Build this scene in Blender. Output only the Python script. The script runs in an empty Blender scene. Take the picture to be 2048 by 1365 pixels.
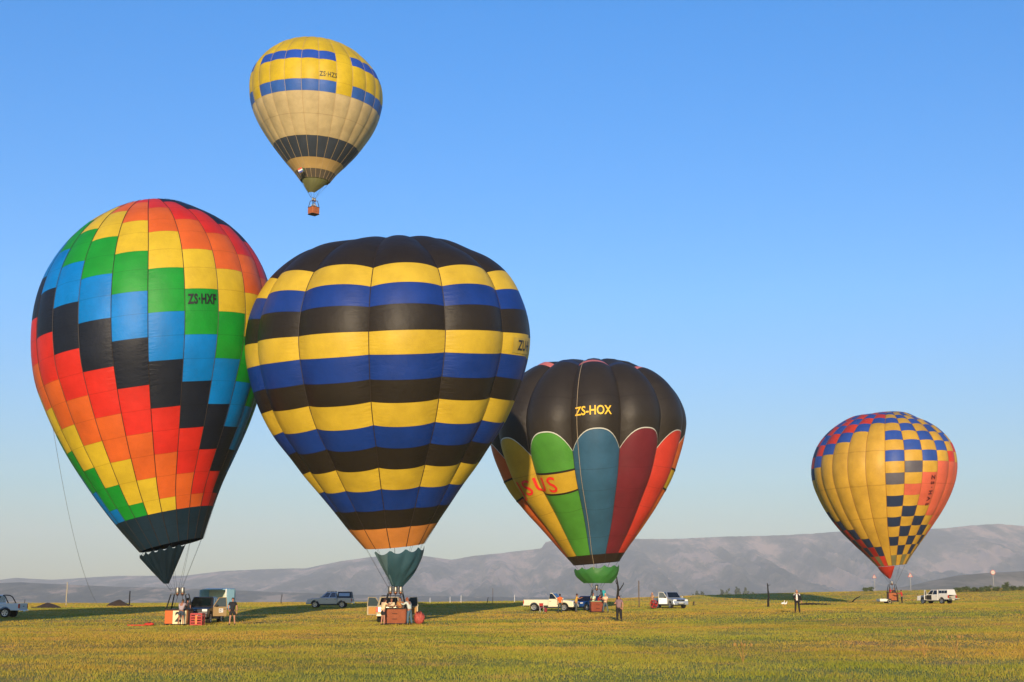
import bpy, math, random
import numpy as np
from mathutils import Vector, Matrix
random.seed(7); rng = np.random.default_rng(7)
R_ = math.radians
SC = bpy.context.scene
COL = SC.collection

# ------------------------------------------------------------------ camera
F = 2650.0                      # focal length in pixels of the 2048 px photograph
CAMZ = 1.6
PITCH = math.atan((1196.0 - 682.5) / F)
CP, SP = math.cos(PITCH), math.sin(PITCH)
cam = bpy.data.cameras.new("camera"); cam.sensor_width = 36.0; cam.lens = 36.0 * F / 2048.0
cam.clip_start = 0.3; cam.clip_end = 60000.0
camo = bpy.data.objects.new("camera", cam); COL.objects.link(camo)
camo.location = (0, 0, CAMZ); camo.rotation_euler = (math.pi / 2 + PITCH, 0, 0)
SC.camera = camo

# ------------------------------------------------------------------ sky, sun, exposure
SUN_EL = 8.8                    # low early morning sun, behind the camera
SUN_AZ = 0.8                    # shadows run away from the camera, a touch to the right
w = bpy.data.worlds.new("World"); SC.world = w; w.use_nodes = True
wn = w.node_tree.nodes; wl = w.node_tree.links; wn.clear()
sky = wn.new("ShaderNodeTexSky"); sky.sky_type = 'NISHITA'; sky.sun_disc = False
sky.sun_elevation = R_(SUN_EL); sky.sun_rotation = R_(180 + SUN_AZ)
sky.altitude = 1200; sky.air_density = 1.0; sky.dust_density = 0.6; sky.ozone_density = 1.6
bg = wn.new("ShaderNodeBackground"); bg.inputs[1].default_value = 0.15
hs = wn.new("ShaderNodeHueSaturation"); hs.inputs['Saturation'].default_value = 1.46; hs.inputs['Hue'].default_value = .506
wo = wn.new("ShaderNodeOutputWorld")
wl.new(sky.outputs[0], hs.inputs['Color']); # the morning haze that dims and greys the lowest belt of the sky all round
wtc = wn.new("ShaderNodeTexCoord"); wsx = wn.new("ShaderNodeSeparateXYZ"); wl.new(wtc.outputs['Generated'], wsx.inputs[0])
wr = wn.new("ShaderNodeValToRGB"); wl.new(wsx.outputs[2], wr.inputs[0])
for k_, (p_, c_) in enumerate([(.0, (.29, .31, .39)), (.08, (.39, .42, .50)), (.22, (.76, .74, .86)), (.42, (.97, .88, 1.0))]):
    e_ = wr.color_ramp.elements[k_] if k_ < 2 else wr.color_ramp.elements.new(p_)
    e_.position = p_; e_.color = c_ + (1,)
wm = wn.new("ShaderNodeMix"); wm.data_type = 'RGBA'; wm.blend_type = 'MULTIPLY'; wm.inputs[0].default_value = 1.
wl.new(hs.outputs[0], wm.inputs[6]); wl.new(wr.outputs[0], wm.inputs[7]); wl.new(wm.outputs[2], bg.inputs[0]); wl.new(bg.outputs[0], wo.inputs[0])
sun = bpy.data.lights.new("sun", 'SUN'); sun.energy = 3.0; sun.angle = R_(0.55); sun.color = (1.0, 0.80, 0.56)
suno = bpy.data.objects.new("sun", sun); COL.objects.link(suno)
SUN_DIR = Vector((math.sin(R_(SUN_AZ)) * math.cos(R_(SUN_EL)), math.cos(R_(SUN_AZ)) * math.cos(R_(SUN_EL)), -math.sin(R_(SUN_EL))))
suno.rotation_euler = SUN_DIR.to_track_quat('-Z', 'Y').to_euler()
suno.location = (0, -60, 40)
SC.view_settings.view_transform = 'Standard'; SC.view_settings.look = 'None'
SC.view_settings.exposure = 0.85; SC.view_settings.gamma = 1.0; SC.view_settings.use_curve_mapping = False
SC.render.engine = 'CYCLES'
SC.cycles.use_denoising = True
SC.cycles.max_bounces = 6; SC.cycles.volume_bounces = 1; SC.cycles.diffuse_bounces = 3
SC.cycles.glossy_bounces = 3; SC.cycles.transparent_max_bounces = 8

# ------------------------------------------------------------------ helpers
def at(px, py, Y):
    """point at world depth Y seen at photograph pixel (px, py)"""
    dx = (px - 1024.0) / F; dy = -(py - 682.5) / F
    d = Vector((dx, CP - dy * SP, SP + dy * CP))
    return Vector((0, 0, CAMZ)) + d * (Y / d.y)

def project(P):
    """world points (n,3) -> pixel arrays"""
    P = np.asarray(P, float).reshape(-1, 3)
    z = P[:, 1] * CP + (P[:, 2] - CAMZ) * SP
    u = -P[:, 1] * SP + (P[:, 2] - CAMZ) * CP
    return 1024 + F * P[:, 0] / z, 682.5 - F * u / z, z

def Yof(ppm):
    return F / ppm / CP

def lin(h):
    h = h.lstrip('#')
    c = [int(h[i:i + 2], 16) / 255 for i in (0, 2, 4)]
    return tuple(v / 12.92 if v <= .04045 else ((v + .055) / 1.055) ** 2.4 for v in c) + (1.0,)

MATS = {}
def mat(name, col, rough=.5, metal=0., var=.12, scale=6., bump=0., bscale=40., spec=.5, coords='Object', alpha=None, trans=0., seam=False):
    if name in MATS: return MATS[name]
    m = bpy.data.materials.new(name); m.use_nodes = True
    nt = m.node_tree; n = nt.nodes; l = nt.links
    b = n['Principled BSDF']
    c = lin(col) if isinstance(col, str) else tuple(col) + (1.0,) * (4 - len(col))
    b.inputs['Roughness'].default_value = rough; b.inputs['Metallic'].default_value = metal
    b.inputs['Specular IOR Level'].default_value = spec
    if trans: b.inputs['Transmission Weight'].default_value = trans
    tc = n.new('ShaderNodeTexCoord')
    nz = n.new('ShaderNodeTexNoise'); nz.inputs['Scale'].default_value = scale; nz.inputs['Detail'].default_value = 5.
    l.new(tc.outputs[coords], nz.inputs['Vector'])
    mx = n.new('ShaderNodeMix'); mx.data_type = 'RGBA'; mx.blend_type = 'MIX'
    mx.inputs[6].default_value = tuple(v * (1 - var) for v in c[:3]) + (1,)
    mx.inputs[7].default_value = tuple(min(1, v * (1 + var)) for v in c[:3]) + (1,)
    l.new(nz.outputs['Fac'], mx.inputs[0])
    out = mx.outputs[2]
    if seam:      # doubled, stitched fabric along the panel's upper and lower edge
        uv = n.new('ShaderNodeUVMap'); sx = n.new('ShaderNodeSeparateXYZ'); l.new(uv.outputs[0], sx.inputs[0])
        a = n.new('ShaderNodeMath'); a.operation = 'SUBTRACT'; a.inputs[1].default_value = .5; l.new(sx.outputs[1], a.inputs[0])
        ab = n.new('ShaderNodeMath'); ab.operation = 'ABSOLUTE'; l.new(a.outputs[0], ab.inputs[0])
        g = n.new('ShaderNodeMath'); g.operation = 'GREATER_THAN'; g.inputs[1].default_value = .484; l.new(ab.outputs[0], g.inputs[0])
        m2 = n.new('ShaderNodeMix'); m2.data_type = 'RGBA'; m2.blend_type = 'MULTIPLY'
        l.new(g.outputs[0], m2.inputs[0]); l.new(out, m2.inputs[6]); m2.inputs[7].default_value = (.80, .77, .75, 1)
        out = m2.outputs[2]
    l.new(out, b.inputs['Base Color'])
    if bump:
        nb = n.new('ShaderNodeTexNoise'); nb.inputs['Scale'].default_value = bscale; nb.inputs['Detail'].default_value = 3.
        l.new(tc.outputs[coords], nb.inputs['Vector'])
        bp = n.new('ShaderNodeBump'); bp.inputs['Strength'].default_value = bump; bp.inputs['Distance'].default_value = .05
        l.new(nb.outputs['Fac'], bp.inputs['Height']); l.new(bp.outputs[0], b.inputs['Normal'])
    MATS[name] = m
    return m

def fabric(name, col, rough=.52, var=.10):
    if 'fabric_' + name in MATS: return MATS['fabric_' + name]
    c = lin(col); c = (min(.8, c[0] / 1.48), min(.8, c[1] / 1.3), min(.8, c[2] / 1.12))     # seen colour -> reflectance in this light
    m = mat('fabric_' + name, c, rough=rough, var=var, scale=.9, spec=.28, seam=True)
    nt = m.node_tree; n = nt.nodes; l = nt.links; b = n['Principled BSDF']; tc = n.new('ShaderNodeTexCoord'); uv = n.new('ShaderNodeUVMap'); sx = n.new('ShaderNodeSeparateXYZ'); l.new(uv.outputs[0], sx.inputs[0])
    def noise(vec, sc, det=3., ro=.5):
        z = n.new('ShaderNodeTexNoise'); z.inputs['Scale'].default_value = sc; z.inputs['Detail'].default_value = det; z.inputs['Roughness'].default_value = ro; l.new(vec, z.inputs['Vector']); return z.outputs['Fac']
    def ma(op, a, b_):
        q = n.new('ShaderNodeMath'); q.operation = op
        for i, v in enumerate((a, b_)):
            if isinstance(v, (int, float)): q.inputs[i].default_value = v
            else: l.new(v, q.inputs[i])
        return q.outputs[0]
    # puckers that run in from the load tapes, strongest at the seam
    st_ = n.new('ShaderNodeVectorMath'); st_.operation = 'MULTIPLY'; st_.inputs[1].default_value = (1.4, 9., 1.); l.new(uv.outputs[0], st_.inputs[0])
    ad = n.new('ShaderNodeVectorMath'); l.new(st_.outputs[0], ad.inputs[0]); l.new(tc.outputs['Object'], ad.inputs[1])
    edge = ma('POWER', ma('MULTIPLY', ma('ABSOLUTE', ma('SUBTRACT', sx.outputs[0], .5), 0.), 2.), 2.5)
    pk = ma('MULTIPLY', noise(ad.outputs[0], 1.0, 2.), ma('ADD', edge, .12))
    hgt = ma('ADD', ma('MULTIPLY', noise(tc.outputs['Object'], .8, 4., .55), .9), ma('MULTIPLY', pk, .7))
    bp = n.new('ShaderNodeBump'); bp.inputs['Strength'].default_value = .42; bp.inputs['Distance'].default_value = .12; l.new(hgt, bp.inputs['Height']); l.new(bp.outputs[0], b.inputs['Normal'])
    # sun fading and grime
    src = b.inputs['Base Color'].links[0].from_socket; fd = n.new('ShaderNodeValToRGB'); l.new(noise(tc.outputs['Object'], .35, 6., .65), fd.inputs[0])
    fd.color_ramp.elements[0].position = .3; fd.color_ramp.elements[0].color = (.78, .76, .74, 1); fd.color_ramp.elements[1].position = .62; fd.color_ramp.elements[1].color = (1.06, 1.05, 1.05, 1)
    mx = n.new('ShaderNodeMix'); mx.data_type = 'RGBA'; mx.blend_type = 'MULTIPLY'; mx.inputs[0].default_value = 1.; l.new(src, mx.inputs[6]); l.new(fd.outputs[0], mx.inputs[7]); l.new(mx.outputs[2], b.inputs['Base Color'])
    return m

def origin(o):
    p = Vector((0, 0, 0))
    while o is not None:
        p += Vector(o.location); o = o.parent
    return p

class MB:
    """collects shapes; build() links them as one mesh object"""
    def __init__(s): s.v = []; s.f = []; s.mi = []
    def add(s, vs, fs, mi=0):
        o = len(s.v); s.v += [tuple(p) for p in vs]; s.f += [tuple(i + o for i in f) for f in fs]; s.mi += [mi] * len(fs); return s
    def box(s, a, b, M=None, mi=0, taper=(1, 1)):
        (x0, y0, z0), (x1, y1, z1) = a, b
        cx, cy = (x0 + x1) / 2, (y0 + y1) / 2
        vs = []
        for z, k in ((z0, (1, 1)), (z1, taper)):
            for x, y in ((x0, y0), (x1, y0), (x1, y1), (x0, y1)):
                vs.append(Vector((cx + (x - cx) * k[0], cy + (y - cy) * k[1], z)))
        if M is not None: vs = [M @ p for p in vs]
        return s.add(vs, [(3, 2, 1, 0), (4, 5, 6, 7), (0, 1, 5, 4), (1, 2, 6, 5), (2, 3, 7, 6), (3, 0, 4, 7)], mi)
    def tube(s, pts, rad, n=8, mi=0, caps=True):
        pts = [Vector(p) for p in pts]
        if not hasattr(rad, '__len__'): rad = [rad] * len(pts)
        vs = []; prev = None
        for i, p in enumerate(pts):
            t = (pts[min(i + 1, len(pts) - 1)] - pts[max(i - 1, 0)]).normalized()
            ref = Vector((0, 0, 1)) if abs(t.z) < .9 else Vector((1, 0, 0))
            u = t.cross(ref).normalized() if prev is None else (prev - t * prev.dot(t)).normalized()
            prev = u; v = t.cross(u)
            for k in range(n):
                a = 2 * math.pi * k / n
                vs.append(p + (u * math.cos(a) + v * math.sin(a)) * rad[i])
        fs = []
        for i in range(len(pts) - 1):
            for k in range(n):
                fs.append((i * n + k, i * n + (k + 1) % n, (i + 1) * n + (k + 1) % n, (i + 1) * n + k))
        if caps:
            fs.append(tuple(range(n - 1, -1, -1))); fs.append(tuple(range((len(pts) - 1) * n, len(pts) * n)))
        return s.add(vs, fs, mi)
    def lathe(s, prof, c=(0, 0, 0), n=20, axis='z', mi=0, M=None):
        """prof: (radius, height) from bottom to top"""
        vs = []; c = Vector(c)
        for r, h in prof:
            for k in range(n):
                a = 2 * math.pi * k / n
                p = Vector((r * math.cos(a), r * math.sin(a), h))
                if axis == 'y': p = Vector((p.x, p.z, -p.y))
                if axis == 'x': p = Vector((p.z, p.y, -p.x))
                p = c + p
                vs.append(M @ p if M is not None else p)
        fs = []
        for i in range(len(prof) - 1):
            for k in range(n):
                fs.append((i * n + k, i * n + (k + 1) % n, (i + 1) * n + (k + 1) % n, (i + 1) * n + k))
        fs.append(tuple(range(n - 1, -1, -1))); fs.append(tuple(range((len(prof) - 1) * n, len(prof) * n)))
        return s.add(vs, fs, mi)
    def ball(s, c, r, n=10, m=6, mi=0):
        c = Vector(c)
        if not hasattr(r, '__len__'): r = (r, r, r)
        vs = [c + Vector((0, 0, -r[2]))]
        for j in range(1, m):
            t = -math.pi / 2 + math.pi * j / m
            for k in range(n):
                a = 2 * math.pi * k / n
                vs.append(c + Vector((r[0] * math.cos(t) * math.cos(a), r[1] * math.cos(t) * math.sin(a), r[2] * math.sin(t))))
        vs.append(c + Vector((0, 0, r[2]))); fs = []
        for k in range(n): fs.append((0, 1 + (k + 1) % n, 1 + k))
        for j in range(m - 2):
            for k in range(n):
                a = 1 + j * n + k; b = 1 + j * n + (k + 1) % n
                fs.append((a, b, b + n, a + n))
        o = 1 + (m - 2) * n
        for k in range(n): fs.append((o + k, o + (k + 1) % n, len(vs) - 1))
        return s.add(vs, fs, mi)
    def prism(s, poly, y0, y1, mi=0, inset=0., M=None):
        """polygon in x-z, extruded along y"""
        n = len(poly); vs = [Vector((x, y0, z)) for x, z in poly] + [Vector((x, y1, z)) for x, z in poly]
        if M is not None: vs = [M @ p for p in vs]
        fs = [tuple(range(n)), tuple(range(2 * n - 1, n - 1, -1))]
        for i in range(n): fs.append((i, i + n, (i + 1) % n + n, (i + 1) % n))
        return s.add(vs, fs, mi)
    def grid(s, P, mi=0, flip=False):
        """P: rows of points"""
        r, c = len(P), len(P[0]); vs = [p for row in P for p in row]; fs = []
        for i in range(r - 1):
            for j in range(c - 1):
                q = (i * c + j, i * c + j + 1, (i + 1) * c + j + 1, (i + 1) * c + j)
                fs.append(q[::-1] if flip else q)
        return s.add(vs, fs, mi)
    def build(s, name, mats, parent=None, smooth=False, world=False, bevel=0., props=None, thick=0.):
        me = bpy.data.meshes.new(name)
        off = origin(parent) if (world and parent is not None) else Vector((0, 0, 0))
        me.from_pydata([(p[0] - off.x, p[1] - off.y, p[2] - off.z) for p in s.v], [], s.f)
        mats = mats if isinstance(mats, (list, tuple)) else [mats]
        for m in mats: me.materials.append(m)
        if len(mats) > 1: me.polygons.foreach_set('material_index', s.mi)
        if smooth: me.polygons.foreach_set('use_smooth', [True] * len(me.polygons))
        me.update()
        o = bpy.data.objects.new(name, me); COL.objects.link(o); o.parent = parent
        if bevel:
            b = o.modifiers.new('bevel', 'BEVEL'); b.width = bevel; b.segments = 2; b.limit_method = 'ANGLE'; b.angle_limit = R_(40)
        if thick:
            t = o.modifiers.new('thickness', 'SOLIDIFY'); t.thickness = thick
        if props:
            for k, v in props.items(): o[k] = v
        return o

def thing(name, label, cat, loc, rz=0., group=None):
    o = bpy.data.objects.new(name, None); COL.objects.link(o)
    o.location = loc; o.rotation_euler = (0, 0, rz); o.empty_display_size = .3
    o['label'] = label; o['category'] = cat
    if group: o['group'] = group
    return o
def tag(o, label, cat, group=None):
    o['label'] = label; o['category'] = cat
    if group: o['group'] = group
    return o

# ------------------------------------------------------------------ terrain height
ANCH = [  # pixel of a foot on the ground, pixels per metre there
    (352, 1251, 30.3), (790, 1248, 30.6), (1195, 1226, 21.5), (1782, 1208, 15.5), (20, 1235, 25.), (660, 1216.5, 17.4),
    (1103, 1223.5, 20.5), (1345, 1217.5, 18.5), (1878, 1207, 16.), (1238, 1243, 28.5), (1595, 1225, 25.5)]
CREST = [(-300, 1209, 250), (60, 1208, 255), (250, 1209, 255), (450, 1207, 255), (700, 1206, 260), (1000, 1205, 270), (1230, 1200, 275),
         (1450, 1191, 285), (1700, 1183, 300), (1900, 1178, 310), (2060, 1173, 320), (2300, 1168, 330)]
pts = []
for px, py, ppm in ANCH:
    p = at(px, py, Yof(ppm)); pts.append((p.x, p.y, p.z))
for px, py, Y in CREST:
    p = at(px, py, Y); pts.append((p.x, p.y, p.z))
for x in (-60, -20, 0, 20, 60):
    for y in (-60, 0, 30): pts.append((x, y, 0.))
pts.append((20, 55, .0)); pts.append((-15, 58, -.05)); pts.append((0, 58, -.03))
pts = np.array(pts)
def _k(d2): return np.sqrt(d2 + 25. ** 2)
_n = len(pts); _A = np.zeros((_n + 3, _n + 3)); _d2 = ((pts[:, None, :2] - pts[None, :, :2]) ** 2).sum(-1)
_A[:_n, :_n] = _k(_d2) - np.eye(_n) * .6; _A[:_n, _n] = 1; _A[:_n, _n + 1:] = pts[:, :2]; _A[_n, :_n] = 1; _A[_n + 1:, :_n] = pts[:, :2].T
_w = np.linalg.solve(_A, np.concatenate([pts[:, 2], np.zeros(3)]))
def height(x, y):
    x = np.atleast_1d(np.asarray(x, float)); y = np.atleast_1d(np.asarray(y, float))
    crest = 262 + 40 / (1 + np.exp(-(x - 40) / 40.))
    yc = np.minimum(y, crest + 20); xs = np.clip(x, -140, 190); ys = np.clip(yc, -80, 340)
    d2 = (xs[..., None] - pts[:, 0]) ** 2 + (ys[..., None] - pts[:, 1]) ** 2
    h = (_k(d2) * _w[:_n]).sum(-1) + _w[_n] + _w[_n + 1] * xs + _w[_n + 2] * ys
    over = np.maximum(0, y - crest)
    h = h - np.minimum(34., over * over / (over + 60.) * .045)
    h += .03 * np.sin(x * .31 + 1.3 * np.sin(y * .11)) * np.sin(y * .23 + 1.1)
    return h
def ground(px, Y):
    """point on the ground at depth Y seen in pixel column px"""
    z = 0.
    for _ in range(4):
        zd = Y * CP + (z - CAMZ) * SP
        x = (px - 1024) / F * zd
        z = float(height(x, Y)[0])
    return Vector((x, Y, z))
def gpx(px, ppm): return ground(px, Yof(ppm))

# ------------------------------------------------------------------ ground sheet
def spaced(lo, hi, step, grow):
    a = [0.]; s = step
    while a[-1] < hi:
        a.append(a[-1] + s)
        if a[-1] > 60: s *= grow
    b = [0.]; s = step
    while b[-1] > lo:
        b.append(b[-1] - s)
        if b[-1] < -60: s *= grow
    return np.array(sorted(set(a + b)))
gx = spaced(-9000, 9000, 2.5, 1.06); gy = spaced(-500, 12500, 2.5, 1.025)
GX, GY = np.meshgrid(gx, gy); GZ = height(GX.ravel(), GY.ravel())
def gridmesh(name, X, Y, Z, m, kind='structure', smooth=True, props=None):
    r, c = X.shape; me = bpy.data.meshes.new(name)
    v = np.stack([X.ravel(), Y.ravel(), Z.ravel()], 1).astype(np.float32)
    i = np.arange(r * c).reshape(r, c)
    f = np.stack([i[:-1, :-1], i[:-1, 1:], i[1:, 1:], i[1:, :-1]], -1).reshape(-1, 4)
    me.vertices.add(len(v)); me.vertices.foreach_set('co', v.ravel())
    me.loops.add(f.size); me.loops.foreach_set('vertex_index', f.ravel().astype(np.int32))
    me.polygons.add(len(f)); me.polygons.foreach_set('loop_start', np.arange(0, f.size, 4, dtype=np.int32))
    me.polygons.foreach_set('use_smooth', np.full(len(f), smooth))
    me.update(calc_edges=True); me.validate()
    me.materials.append(m); o = bpy.data.objects.new(name, me); COL.objects.link(o); o['kind'] = kind
    return o

def grass_material(name, blades):
    m = bpy.data.materials.new(name); m.use_nodes = True
    nt = m.node_tree; n = nt.nodes; l = nt.links; b = n['Principled BSDF']
    b.inputs['Roughness'].default_value = .75; b.inputs['Specular IOR Level'].default_value = .15
    geo = n.new('ShaderNodeNewGeometry')
    flat = n.new('ShaderNodeVectorMath'); flat.operation = 'MULTIPLY'; flat.inputs[1].default_value = (1, 1, 0); l.new(geo.outputs['Position'], flat.inputs[0])
    def noise(scale, det, off=0.):
        mp = n.new('ShaderNodeVectorMath'); mp.operation = 'ADD'; mp.inputs[1].default_value = (off, off * .7, 0); l.new(flat.outputs[0], mp.inputs[0])
        z = n.new('ShaderNodeTexNoise'); z.inputs['Scale'].default_value = scale; z.inputs['Detail'].default_value = det; z.inputs['Roughness'].default_value = .6
        l.new(mp.outputs[0], z.inputs['Vector']); return z
    def ramp(src, stops):
        r = n.new('ShaderNodeValToRGB'); l.new(src, r.inputs[0])
        while len(r.color_ramp.elements) < len(stops): r.color_ramp.elements.new(.5)
        for e, (p, c) in zip(r.color_ramp.elements, stops): e.position = p; e.color = tuple(c) + (1,)
        return r
    n1 = noise(.09, 5.); n2 = noise(.35, 6., 31.); n3 = noise(3.2, 4., 77.); n4 = noise(.045, 4., 140.)
    r1 = ramp(n1.outputs['Fac'], [(.28, (.250, .235, .030)), (.43, (.345, .280, .038)), (.57, (.425, .310, .048)), (.74, (.470, .320, .068))])
    r2 = ramp(n2.outputs['Fac'], [(.53, (0, 0, 0)), (.70, (1, 1, 1))])
    mx = n.new('ShaderNodeMix'); mx.data_type = 'RGBA'; l.new(r2.outputs[0], mx.inputs[0]); l.new(r1.outputs[0], mx.inputs[6]); mx.inputs[7].default_value = (.450, .265, .080, 1)
    r4 = ramp(n4.outputs['Fac'], [(.42, (0, 0, 0)), (.58, (1, 1, 1))])
    mg = n.new('ShaderNodeMix'); mg.data_type = 'RGBA'; l.new(r4.outputs[0], mg.inputs[0]); mg.inputs[6].default_value = (.80, .97, .82, 1); mg.inputs[7].default_value = (1.10, .97, 1., 1)
    mm = n.new('ShaderNodeMix'); mm.data_type = 'RGBA'; mm.blend_type = 'MULTIPLY'; mm.inputs[0].default_value = 1; l.new(mx.outputs[2], mm.inputs[6]); l.new(mg.outputs[2], mm.inputs[7])
    r3 = ramp(n3.outputs['Fac'], [(.3, (.86, .88, .86)), (.7, (1.12, 1.10, 1.08))])
    m3 = n.new('ShaderNodeMix'); m3.data_type = 'RGBA'; m3.blend_type = 'MULTIPLY'; m3.inputs[0].default_value = 1; l.new(mm.outputs[2], m3.inputs[6]); l.new(r3.outputs[0], m3.inputs[7])
    out = m3.outputs[2]
    if blades:
        at_ = n.new('ShaderNodeAttribute'); at_.attribute_name = 'tint'
        mb = n.new('ShaderNodeMix'); mb.data_type = 'RGBA'; mb.blend_type = 'MULTIPLY'; mb.inputs[0].default_value = 1
        l.new(out, mb.inputs[6]); l.new(at_.outputs['Color'], mb.inputs[7]); out = mb.outputs[2]
        tr = n.new('ShaderNodeBsdfTranslucent'); l.new(out, tr.inputs[0])
        ms = n.new('ShaderNodeMixShader'); ms.inputs[0].default_value = .12
        l.new(b.outputs[0], ms.inputs[1]); l.new(tr.outputs[0], ms.inputs[2]); l.new(ms.outputs[0], n['Material Output'].inputs[0])
    else:
        bp = n.new('ShaderNodeBump'); bp.inputs['Strength'].default_value = .9; bp.inputs['Distance'].default_value = .25
        nb = noise(2.2, 5., 200.); l.new(nb.outputs['Fac'], bp.inputs['Height']); l.new(bp.outputs[0], b.inputs['Normal'])
    l.new(out, b.inputs['Base Color'])
    return m
M_ground = grass_material('meadow_ground', False); M_grass = grass_material('meadow_grass', True)
gridmesh('ground', GX, GY, GZ, M_ground)

# ------------------------------------------------------------------ hills and mountains
def fbm(x, y, seed, octs=6, lac=2.03, gain=.5, ridged=False):
    r = np.random.default_rng(seed); out = np.zeros_like(x, float); amp = 1.; tot = 0.
    fx, fy = x.copy(), y.copy()
    for _ in range(octs):
        T = r.random((64, 64))
        i = np.floor(fx).astype(int); j = np.floor(fy).astype(int); u = fx - i; v = fy - j
        u = u * u * (3 - 2 * u); v = v * v * (3 - 2 * v)
        g = lambda a, b: T[a % 64, b % 64]
        val = (g(i, j) * (1 - u) + g(i + 1, j) * u) * (1 - v) + (g(i, j + 1) * (1 - u) + g(i + 1, j + 1) * u) * v
        if ridged: val = 1 - np.abs(val * 2 - 1)
        out += val * amp; tot += amp; amp *= gain; fx = fx * lac + 17.3; fy = fy * lac + 9.1
    return out / tot
def hill_material(name, a, b, c, sc):
    m = bpy.data.materials.new(name); m.use_nodes = True; nt = m.node_tree; n = nt.nodes; l = nt.links; bs = n['Principled BSDF']
    bs.inputs['Roughness'].default_value = .95; bs.inputs['Specular IOR Level'].default_value = .05
    g = n.new('ShaderNodeNewGeometry')
    z = n.new('ShaderNodeTexNoise'); z.inputs['Scale'].default_value = sc; z.inputs['Detail'].default_value = 8; mp = n.new('ShaderNodeVectorMath'); mp.operation = 'MULTIPLY'; mp.inputs[1].default_value = (1., .35, .8); l.new(g.outputs['Position'], mp.inputs[0]); l.new(mp.outputs[0], z.inputs['Vector']); z.inputs['Roughness'].default_value = .66
    r = n.new('ShaderNodeValToRGB'); l.new(z.outputs['Fac'], r.inputs[0])
    r.color_ramp.elements[0].position = .42; r.color_ramp.elements[0].color = a + (1,)
    e = r.color_ramp.elements.new(.52); e.color = b + (1,)
    r.color_ramp.elements[-1].position = .60; r.color_ramp.elements[-1].color = c + (1,)
    l.new(r.outputs[0], bs.inputs['Base Color']); return m
def hill(name, ridge, Yfoot, Yridge, m, seed, zfoot=-36., rough=.10, valleys=.35, cols=420, rows=70, back=.12, ncol=26):
    """ridge: pixel skyline (px, py) at depth Yridge; slopes fall forwards to Yfoot and back behind"""
    rx = np.array([p[0] for p in ridge], float); ry = np.array([p[1] for p in ridge], float)
    px = np.linspace(rx[0], rx[-1], cols)
    py = np.interp(px, rx, ry)
    zr = np.array([at(a, b, Yridge).z for a, b in zip(px, py)])
    t = np.linspace(0, 1 + back, rows)
    PX, T = np.meshgrid(px, t)
    YY = Yfoot + (Yridge - Yfoot) * T
    X = (PX - 1024) / F * YY * 1.0 / CP * .985
    ZR = np.broadcast_to(zr, X.shape)
    lat = X / Yridge * ncol
    warp = fbm(lat * .7, T * 1.5, seed + 3, 4)
    rid = fbm(lat + warp * 1.2, T * .9 + warp, seed, 6, ridged=True)       # spurs and gullies down the face
    big = fbm(lat * .35, T * 1.2, seed + 9, 3)
    prof = np.clip(T, 0, 1)
    prof = .55 * prof ** 1.25 + .45 * (prof ** 3.2)
    shape = 4 * np.clip(T, 0, 1) * (1 - np.clip(T, 0, 1))
    H = (ZR - zfoot)
    Z = zfoot + H * (prof + shape * (valleys * (rid - .55) + .22 * (big - .5)))
    Z += H * rough * .25 * (fbm(lat * 6, T * 9, seed + 5, 4) - .5) * np.clip(T * 3, 0, 1) * np.clip((1.05 - T) * 3, .08, 1)
    Z -= np.maximum(0, T - 1) / max(back, .01) * H * .25
    Z = np.maximum(Z, zfoot - 4)
    return gridmesh(name, X, YY, Z, m)
M_far = hill_material('mountain_veld_and_shade', (.040, .055, .045), (.20, .16, .11), (.52, .34, .23), .0042)  # dark tone also paints gully shade into the veld colours
M_mid = hill_material('hill_veld', (.03, .05, .05), (.12, .11, .085), (.50, .33, .21), .006)
M_near = hill_material('near_hill_veld', (.22, .18, .11), (.36, .27, .17), (.50, .36, .22), .008)
hill('plateau_mountains', [(-700, 1172), (-250, 1166), (0, 1163), (50, 1156), (120, 1160), (250, 1152), (380, 1152), (460, 1142), (560, 1138), (620, 1137), (690, 1122), (750, 1114), (800, 1110),
      (850, 1112), (905, 1120), (950, 1112), (1000, 1107), (1040, 1102), (1082, 1097), (1090, 1084), (1105, 1082), (1140, 1084), (1190, 1082), (1260, 1078),
      (1350, 1078), (1460, 1073), (1560, 1071), (1640, 1066), (1700, 1061), (1800, 1060), (1880, 1057), (1930, 1051), (1985, 1048), (2030, 1052), (2060, 1053), (2150, 1049), (2300, 1056), (2800, 1060)],
     5000, 8200, M_far, 11, valleys=.62, cols=900, rows=140, ncol=46, rough=.3)
hill('foothills', [(-700, 1160), (-200, 1166), (0, 1167), (60, 1164), (110, 1167), (160, 1169), (240, 1173), (330, 1175), (420, 1178), (560, 1184), (700, 1189), (850, 1192), (1000, 1194), (1200, 1196), (1500, 1197)],
     3300, 4300, M_mid, 23, valleys=.5, cols=500, rows=70, ncol=34)
hill('stubble_hill', [(1560, 1196), (1640, 1192), (1720, 1184), (1800, 1172), (1850, 1160), (1900, 1150), (1960, 1145), (2048, 1141), (2150, 1138), (2300, 1132), (2600, 1120)],
     1500, 2600, M_near, 41, valleys=.08, rough=.04, cols=200, rows=40, zfoot=-40)

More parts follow.
